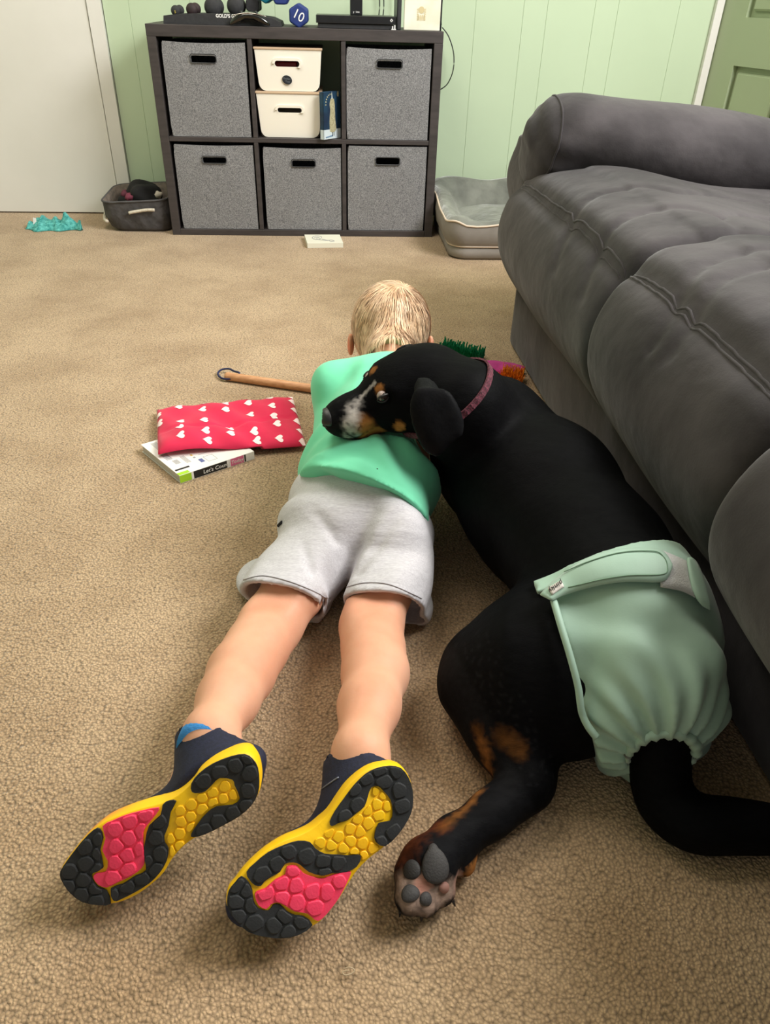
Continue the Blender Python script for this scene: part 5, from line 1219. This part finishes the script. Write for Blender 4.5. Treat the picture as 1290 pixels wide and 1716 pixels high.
# side opening for the thigh
t1, t2 = di_s.hit(928, 1015), di_s.hit(975, 1170)
tn = np.cross(t2-t1, di_s.grad(t1)+di_s.grad(t2)); tn /= np.linalg.norm(tn); tn = tn if tn[0] < 0 else -tn
td = (X-t1[0])*tn[0]+(Y-t1[1])*tn[1]+(Z-t1[2])*tn[2]; di.F = np.maximum(di.F, np.where(wd < -.02, td, td-.012))
inner_d = dv.copy()
di.cap(tc+np.array([0, .03, .01]), tc+np.array([0, -.09, -.03]), .030, .036, .006, mode='s')
di.F = np.maximum(di.F, .003-Z).astype(np.float32)
dia = vol_obj('diaper', di, M_dia, dog, 1)
def bandstrip(name, top, bot, off, thick, m, n=30, parent=None, rows=5):
    A = spline([np.array([*q, 0.]) for q in top], 10); B = spline([np.array([*q, 0.]) for q in bot], 10)
    ra = lambda L_, t: L_[min(len(L_)-1, int(round(t*(len(L_)-1))))]
    V = []; ok = True; last = None
    for i in range(n):
        for j in range(rows):
            p_ = ra(A, i/(n-1))*(1-j/(rows-1))+ra(B, i/(n-1))*(j/(rows-1)); h = di_s.hit(p_[0], p_[1], .004)
            if h is None: h = last if last is not None else P(p_[0], p_[1], .1)
            last = h; ed = (j in (0, rows-1)) or (i in (0, n-1)); V.append(h+di_s.grad(h)*(off+(0 if ed else thick)))
    F = [(i*rows+j, i*rows+j+1, (i+1)*rows+j+1, (i+1)*rows+j) for i in range(n-1) for j in range(rows-1)]
    o = mk(name, V, F, m, parent or dia, True); s = o.modifiers.new('s', 'SOLIDIFY'); s.thickness = .0022; s.offset = 0; return o
bandstrip('hook_tape', [(1105, 925), (1150, 945), (1163, 960)], [(1105, 985), (1140, 992), (1163, 1003)], .0025, .0005, mat('white_velcro', srgb(196, 196, 196), .9, bump=.5, bscale=700), 14)
bandstrip('waist_tab', [(906, 1002), (935, 975), (985, 942), (1040, 926), (1095, 926), (1112, 935), (1120, 950)], [(925, 1012), (950, 1000), (1000, 985), (1050, 978), (1100, 979), (1114, 972), (1120, 956)], .005, .0015, M_dia, 36)
bandstrip('side_tab', [(1146, 942), (1152, 940), (1162, 950), (1172, 975), (1181, 1020)], [(1146, 944), (1148, 965), (1156, 995), (1168, 1015), (1181, 1024)], .005, .002, M_dia, 16)
def dline(name, pix, off, r, m, n=8):
    pts = []
    for p_ in spline([np.array([*q, 0.]) for q in pix], n):
        h = di_s.hit(p_[0], p_[1], .004)
        if h is not None: pts.append(h+di_s.grad(h)*off)
    return tube(name, pts, r, m, dia, n=6) if len(pts) > 2 else None
M_dst = mat('sage_stitch', srgb(120, 150, 128), .9)
dline('tab_stitch', [(950, 965), (990, 948), (1040, 934), (1090, 932), (1106, 940), (1112, 955), (1105, 968), (1050, 970), (1000, 978), (955, 990)], .0078, .0006, M_dst)
dline('leg_binding', [(928, 1008), (940, 1050), (955, 1100), (968, 1150), (974, 1190), (985, 1215), (1000, 1235)], .001, .0040, M_dia)
tg = bandstrip('fabric_tag', [(920, 995), (945, 980)], [(926, 1005), (948, 990)], .0085, .0003, mat('tag_white', srgb(215, 208, 202), .8), 6)
h1 = di_s.hit(924, 999, .004); h2 = di_s.hit(945, 984, .004)
if h1 is not None and h2 is not None:
    nn = di_s.grad((h1+h2)/2); xd = h1-h2; xd -= nn*(xd@nn); yd = np.cross(nn, xd)
    text('tag_writing', 'pinky', .0085, (h1+h2)/2+nn*.0105, xd, yd, mat('black_print', srgb(20, 20, 20), .8), dia, .0002, .3)
# elastic gathers round the tail
gp_ = []
for a in np.linspace(radians(-20), radians(200), 30):
    d_ = np.array([cos(a), -.25, sin(a)]); gp_.append(tc+np.array([0, .0, 0])+d_*.0335+np.array([0, -.006, 0]))
tube('tail_elastic', gp_, .006, M_dia, dia, n=8, radii=[(.0056+.0016*sin(i*2.2))*min(1, .45+min(i, 29-i)*.12) for i in range(30)])
# paw pads and claws
M_pad = mat('paw_pad', srgb(62, 60, 60), .7, srgb(48, 46, 46), 40, bump=.6, bscale=600, bdist=.0008)
def pad(px, py, rx, ry, name='paw_pad', m=None, rot=0):
    h = dv.hit(px, py)
    if h is None: return
    n_ = dv.grad(h); x_ = np.cross([0, 1., 0], n_); x_ /= np.linalg.norm(x_); y_ = np.cross(n_, x_); x2 = x_*cos(rot)+y_*sin(rot); y2 = -x_*sin(rot)+y_*cos(rot)
    bm = bmesh.new(); bmesh.ops.create_icosphere(bm, subdivisions=3, radius=1)
    for v in bm.verts: c = v.co.copy(); v.co = Vector(h+x2*c.x*rx*(1-.18*c.y)+y2*c.y*ry+n_*c.z*.0042)
    from_bm(name, bm, m or M_pad, dog, True)
pad(729, 1450, .0125, .0155, rot=.15); pad(726, 1430, .0062, .009); pad(690, 1457, .0088, .0085); pad(687, 1497, .0085, .0075, rot=.4); pad(713, 1506, .0062, .0060); pad(744, 1487, .0055, .0050, m=mat('pink_pad', srgb(150, 108, 96), .7))
for (px, py, dx) in ((671, 1478, -.4), (674, 1512, -.2), (750, 1494, .6), (706, 1519, 0)):
    b_ = P(px, py, .014); tube('claw', [b_, b_+np.array([dx*.008, -.006, -.004]), b_+np.array([dx*.012, -.009, -.009])], .002, M_nose, dog, n=6, radii=[.0028, .002, .0006])

# ================================================================== FLOOR TOYS
# wheat bag with hearts lying on the book
book = thing('activity_book', 'white paperback book lying back cover up under the red heart pillow', 'book')
bz = .016
q0, q1, q2, q3 = P(236, 745, bz), P(300, 797, bz), P(425, 756, bz), P(350, 712, bz)
q3 = q0+(q2-q1)
def B4(x, y, h=0): return q1+(q0-q1)*y+(q2-q1)*x+np.array([0, 0, h])
def slab(name, x0, y0, x1, y1, z0, z1, m, par):
    c_ = [B4(x0, y0), B4(x1, y0), B4(x1, y1), B4(x0, y1)]; V = [(*p_[:2], z0) for p_ in c_]+[(*p_[:2], z1) for p_ in c_]
    return mk(name, V, [(0, 1, 2, 3)[::-1], (4, 5, 6, 7)]+[(i, (i+1) % 4, (i+1) % 4+4, i+4) for i in range(4)], m, par)
M_paper = mat('paper_white', srgb(232, 228, 224), .5); M_pages = mat('page_block', srgb(214, 208, 200), .8, srgb(188, 180, 172), 500, stretch=(.1, .1, 4))
slab('pages', .01, .01, .985, .985, .0012, bz-.0012, M_pages, book); slab('back_cover', 0, 0, 1, 1, bz-.0011, bz, M_paper, book); slab('front_cover', 0, 0, 1, 1, .0003, .0013, M_paper, book)
M_lime = mat('lime_print', srgb(160, 205, 40), .5); M_pinkp = mat('pink_print', srgb(220, 110, 150), .5); M_ink = mat('black_ink', srgb(24, 24, 26), .5)
def spn(name, x0, x1, m): return slab(name, x0, -.008, x1, .0, .0016 if name == 'spine_print' else .0003, bz-.0005, m, book)
slab('spine', 0, -.007, 1, .0, .0003, bz, M_paper, book)
slab('spine_print', 0.0, -.0085, .15, -.007, .0010, bz-.0006, M_lime, book); slab('spine_print', .18, -.0085, .62, -.007, .0010, bz-.0006, M_ink, book); slab('spine_print', .67, -.0085, .85, -.007, .0010, bz-.0006, M_pinkp, book); slab('spine_print', .86, -.0085, .88, -.007, .001, bz-.0006, M_ink, book)
xd_ = (q1-q2); xd_ /= np.linalg.norm(xd_); 
sn_ = -(q0-q1); sn_[2] = 0; sn_ /= np.linalg.norm(sn_)
text('spine_lettering', "Let's Count!", .0105, B4(.48, -.011, -bz*.5), -xd_, (0, 0, 1), M_paper, book, .0002, .1)
text('spine_lettering', "Today!", .0095, B4(.765, -.011, -bz*.5), -xd_, (0, 0, 1), M_paper, book, .0002, .1)
pz = bz+.0003
def pr(name, x0, y0, x1, y1, m): return slab(name, x0, y0, x1, y1, bz-.0002, pz, m, book)
pr('cover_lime', 0, 0, .14, .06, M_lime); pr('cover_bar', .0, .20, .15, .235, M_ink) if False else None
M_gink = mat('grey_ink', srgb(150, 150, 152), .6)
pr('printed_bar', .02, .115, .20, .15, M_ink)
for i in range(14):
    w_ = (.006, .003, .008)[i % 3]; x_ = .06+.0
    pr('barcode_bar', .06, .42+.013*i, .135, .42+.013*i+w_, M_gink)
for i in range(8): pr('barcode_bar', .10, .27+.014*i, .165, .27+.014*i+.006, M_gink)
for i in range(5): pr('printed_line', .22+.012*i, .22, .224+.012*i, .42, M_gink)
for i in range(7): pr('printed_line', .10+.012*i, .70, .104+.012*i, .95, M_gink)
pr('printed_line', .42, .32, .90, .327, M_gink); pr('printed_line', .42, .52, .80, .526, M_gink)
pr('printed_frame', .44, .10, .56, .105, M_gink); pr('printed_frame', .44, .24, .56, .245, M_gink); pr('printed_frame', .44, .10, .444, .245, M_gink); pr('printed_frame', .556, .10, .56, .245, M_gink)
pr('printed_figure', .36, .13, .41, .22, mat('blue_print', srgb(90, 100, 150), .6)); pr('printed_dot', .34, .35, .365, .39, mat('ochre_print', srgb(200, 170, 90), .6)); pr('printed_dot', .34, .28, .365, .31, M_gink); pr('printed_bar', .68, .52, .86, .58, M_ink)
for k in (1.0, .78): tube('printed_seal', [B4(.84+.055*k*cos(a), .26+.07*k*sin(a), .0004) for a in np.linspace(0, 2*pi, 24, endpoint=False)], .0007, M_gink, book, True, 4)
text('printed_word', 'TOP', .011, B4(.84, .26, .0008), -xd_, q0-q1, M_gink, book, .0001)

pil = thing('heart_pillow', 'flat red cloth pillow printed with white hearts lying partly on the book', 'pillow')
c00, c10, c11, c01 = P(264, 757, .030), P(512, 740, .020), P(490, 660, .018), P(262, 679, .022)
nu, nv2 = 56, 34; 
def pill(u, v, top=True):
    b_ = (c00*(1-u)+c10*u)*(1-v)+(c01*(1-u)+c11*u)*v
    e = (max(0, 1-abs(2*u-1)**6)*max(0, 1-abs(2*v-1)**5))**.5; ins = .012*sin(pi*u)*(1-2*v)*.5
    bookn = np.exp(-(((u-.22)/.3)**2+((v-.12)/.45)**2))
    z = b_[2]*(.45+.55*bookn) + (.013*e+.0035*sin(u*15+2*v)*sin(v*9+1)*e+.003*sin(u*26+v*11)*e if top else -.007*e)
    fz = -.004*math.exp(-((v-.42-.06*u+.08*sin(u*4))/.02)**2)*e if top else 0
    low = .0185*min(1, max(0, (1.15-u*1.6)))*min(1, max(0, (1-v*1.4))) 
    q_ = np.array([b_[0], b_[1]+ins*.3]); A2 = np.stack([(q2-q1)[:2], (q0-q1)[:2]], 1); w_ = np.linalg.solve(A2, q_-q1[:2]); on = -.14 < w_[0] < 1.14 and -.14 < w_[1] < 1.14
    return np.array([q_[0], q_[1], max(z+fz+.002, (.0200 if top else .0185) if on else .002)])
M_red = mat('cherry_cotton', srgb(214, 28, 74), .85, srgb(204, 24, 68), 20, bump=.25, bscale=900, bdist=.0005, sheen=.15)
V = [pill(i/(nu-1), j/(nv2-1)) for i in range(nu) for j in range(nv2)]; nbm = len(V); V += [pill(i/(nu-1), j/(nv2-1), False)-np.array([0, 0, .0005]) for i in range(nu) for j in range(nv2)]
F = [(i*nv2+j, (i+1)*nv2+j, (i+1)*nv2+j+1, i*nv2+j+1) for i in range(nu-1) for j in range(nv2-1)]; F += [tuple(nbm+k for k in f[::-1]) for f in F]
edge = [i*nv2 for i in range(nu)]+[(nu-1)*nv2+j for j in range(1, nv2)]+[i*nv2+nv2-1 for i in range(nu-2, -1, -1)]+[j for j in range(nv2-2, 0, -1)]
F += [(edge[(k+1) % len(edge)], edge[k], edge[k]+nbm, edge[(k+1) % len(edge)]+nbm) for k in range(len(edge))]
mk('cushion', V, F, M_red, pil, True)
M_heart = mat('pale_heart_print', srgb(250, 226, 226), .85)
hp = []
for a in np.linspace(0, 2*pi, 22, endpoint=False): hp.append((16*sin(a)**3/17, (13*cos(a)-5*cos(2*a)-2*cos(3*a)-cos(4*a))/17))
hearts = [(320, 499), (476, 519), (623, 477), (777, 489), (915, 450), (935, 513), (633, 543), (794, 558), (955, 577), (334, 610), (495, 621), (663, 650), (334, 666), (505, 686), (674, 705), (340, 724), (828, 677), (978, 622), (998, 706), (1064, 468), (1088, 526), (1110, 588), (1136, 652), (178, 534), (187, 596), (520, 742), (475, 457), (765, 431), (1044, 413), (848, 719), (1160, 714)]
def uvpil(px, py):   # solve u,v of the pillow plane for a sight line
    o_ = c00; n_ = np.cross(c10-c00, c01-c00); q = onplane(px, py, o_, n_)-o_; A_ = np.stack([c10-c00, c01-c00], 1); s_, *_ = np.linalg.lstsq(A_, q, rcond=None); return s_
for (hx, hy) in hearts:
    u0, v0 = uvpil(220+hx/4.03, 560+hy/4.03); u0 = min(max(u0, .0), 1.0); v0 = min(max(v0, .0), 1)
    pts = []
    for (x, y) in hp:     # hearts point to the left edge
        uu = u0+y*.036; vv = v0+x*.064
        if -.0 <= uu <= 1 and 0 <= vv <= 1: pts.append((uu, vv))
        else: pts.append((min(max(uu, 0), 1), min(max(vv, 0), 1)))
    ctr = pill(min(max(u0, .01), .99), min(max(v0, .01), .99))+np.array([0, 0, .0009]); V = [ctr]+[pill(*p_)+np.array([0, 0, .0007]) for p_ in pts]
    mid_ = [pill(u0+(p_[0]-u0)*.5, v0+(p_[1]-v0)*.5)+np.array([0, 0, .0009]) for p_ in pts]; n_ = len(pts)
    V += mid_; F = [(0, n_+1+k, n_+1+(k+1) % n_) for k in range(n_)]+[(n_+1+k, 1+k, 1+(k+1) % n_, n_+1+(k+1) % n_) for k in range(n_)]
    mk('printed_heart', V, F, M_heart, pil, True)
# wooden stick with a navy cord loop
M_wood = mat('pine_wood', srgb(214, 160, 116), .5, srgb(190, 136, 94), 18, stretch=(2, 14, 14))
stk = thing('wooden_handle', 'round pine duster handle with a navy hanging loop, running under the child', 'broom handle')
s0, s1 = P(378, 630, .0095), P(790, 690, .0095)
tube('stick', [s0, s0+(s1-s0)*.01, s1], .0092, M_wood, stk, n=14, radii=[.0075, .0092, .0095])
lp = [P(396, 630, .012), P(385, 635, .008), P(372, 634, .006), P(365, 627, .006), P(370, 620, .008), P(383, 618, .010), P(392, 622, .012), P(401, 625, .018), P(396, 632, .012)]
tube('cord_loop', spline(lp, 4), .0022, mat('navy_cord', srgb(26, 34, 74), .8), stk)
# duster heads by the sofa
def duster(name, label, a, b_, w, h, col, dark, kind):
    t = thing(name, label, 'brush'); ax = b_-a; Lx = np.linalg.norm(ax); ax = ax/Lx; pp = np.array([-ax[1], ax[0], 0])
    bm = box_bm((0, 0, 0), (Lx, w*.8, h*.4), .002)
    for v in bm.verts: q = (a+b_)/2+ax*v.co.x+pp*v.co.y+np.array([0, 0, h*.22+v.co.z]); v.co = Vector(q)
    from_bm('brush_block', bm, mat(kind+'_block', dark, .7), t)
    r2 = np.random.default_rng(3); V = []; F = []
    rows = 26
    for i in range(rows):
        for j in range(9):
            base_ = a+ax*(Lx*(i+.5)/rows)+pp*(w*(j/8-.5))+np.array([0, 0, h*.35]); tip = base_+np.array([r2.normal()*.003, r2.normal()*.003, h*.65+r2.normal()*.003])+pp*(j/8-.5)*.016
            s_ = ax*(Lx/rows*.46); k = len(V); V += [base_-s_, base_+s_, tip+s_*.8, tip-s_*.8, base_-pp*w*.07, base_+pp*w*.07, tip+pp*w*.06, tip-pp*w*.06]; F += [(k, k+1, k+2, k+3), (k+4, k+5, k+6, k+7)]
    o = mk('bristles', V, F, mat(kind+'_bristle', col, .8, (col[0]*.85, col[1]*.85, col[2]*.85, 1), 120), t); o['kind'] = 'stuff'; return t
duster('scrubbing_brush', 'green bristled brush lying on the carpet behind the dog head', P(735, 592, .0), P(806, 608, .0), .045, .026, srgb(0, 138, 88), srgb(0, 96, 62), 'green')
pk_ = thing('pink_duster', 'bright pink soft duster piece between the dog collar and the sofa', 'brush')
bm = bmesh.new(); bmesh.ops.create_icosphere(bm, subdivisions=4, radius=1); pc = P(830, 616, .012)
for v in bm.verts: c = v.co.copy(); d_ = 1+.06*sin(9*c.x)+.05*sin(12*c.y); v.co = Vector((pc[0]+c.x*.064*d_, pc[1]+c.y*.028*d_+c.x*-.004, pc[2]+c.z*.0115*(1+.15*sin(8*c.x+4*c.y))))
from_bm('duster_head', bm, mat('magenta_fleece', srgb(190, 62, 140), .9, srgb(168, 48, 122), 60, bump=.5, bscale=300), pk_, True)
duster('orange_duster', 'orange bristled duster head against the sofa base, half hidden by the dog', P(838, 640, .0), P(874, 645, .0), .045, .028, srgb(255, 168, 48), srgb(230, 135, 30), 'orange')

lint = thing('lint_thread', 'tiny pale curled thread on the carpet below the right shoe sole', 'thread')
tube('thread', spline([P(576, 1624, .006), P(586, 1621, .008), P(594, 1626, .007), P(588, 1632, .006), P(578, 1634, .006), P(574, 1629, .006), P(584, 1626, .008)], 5), .0006, mat('pale_thread', srgb(190, 170, 140), .9), lint, n=5)
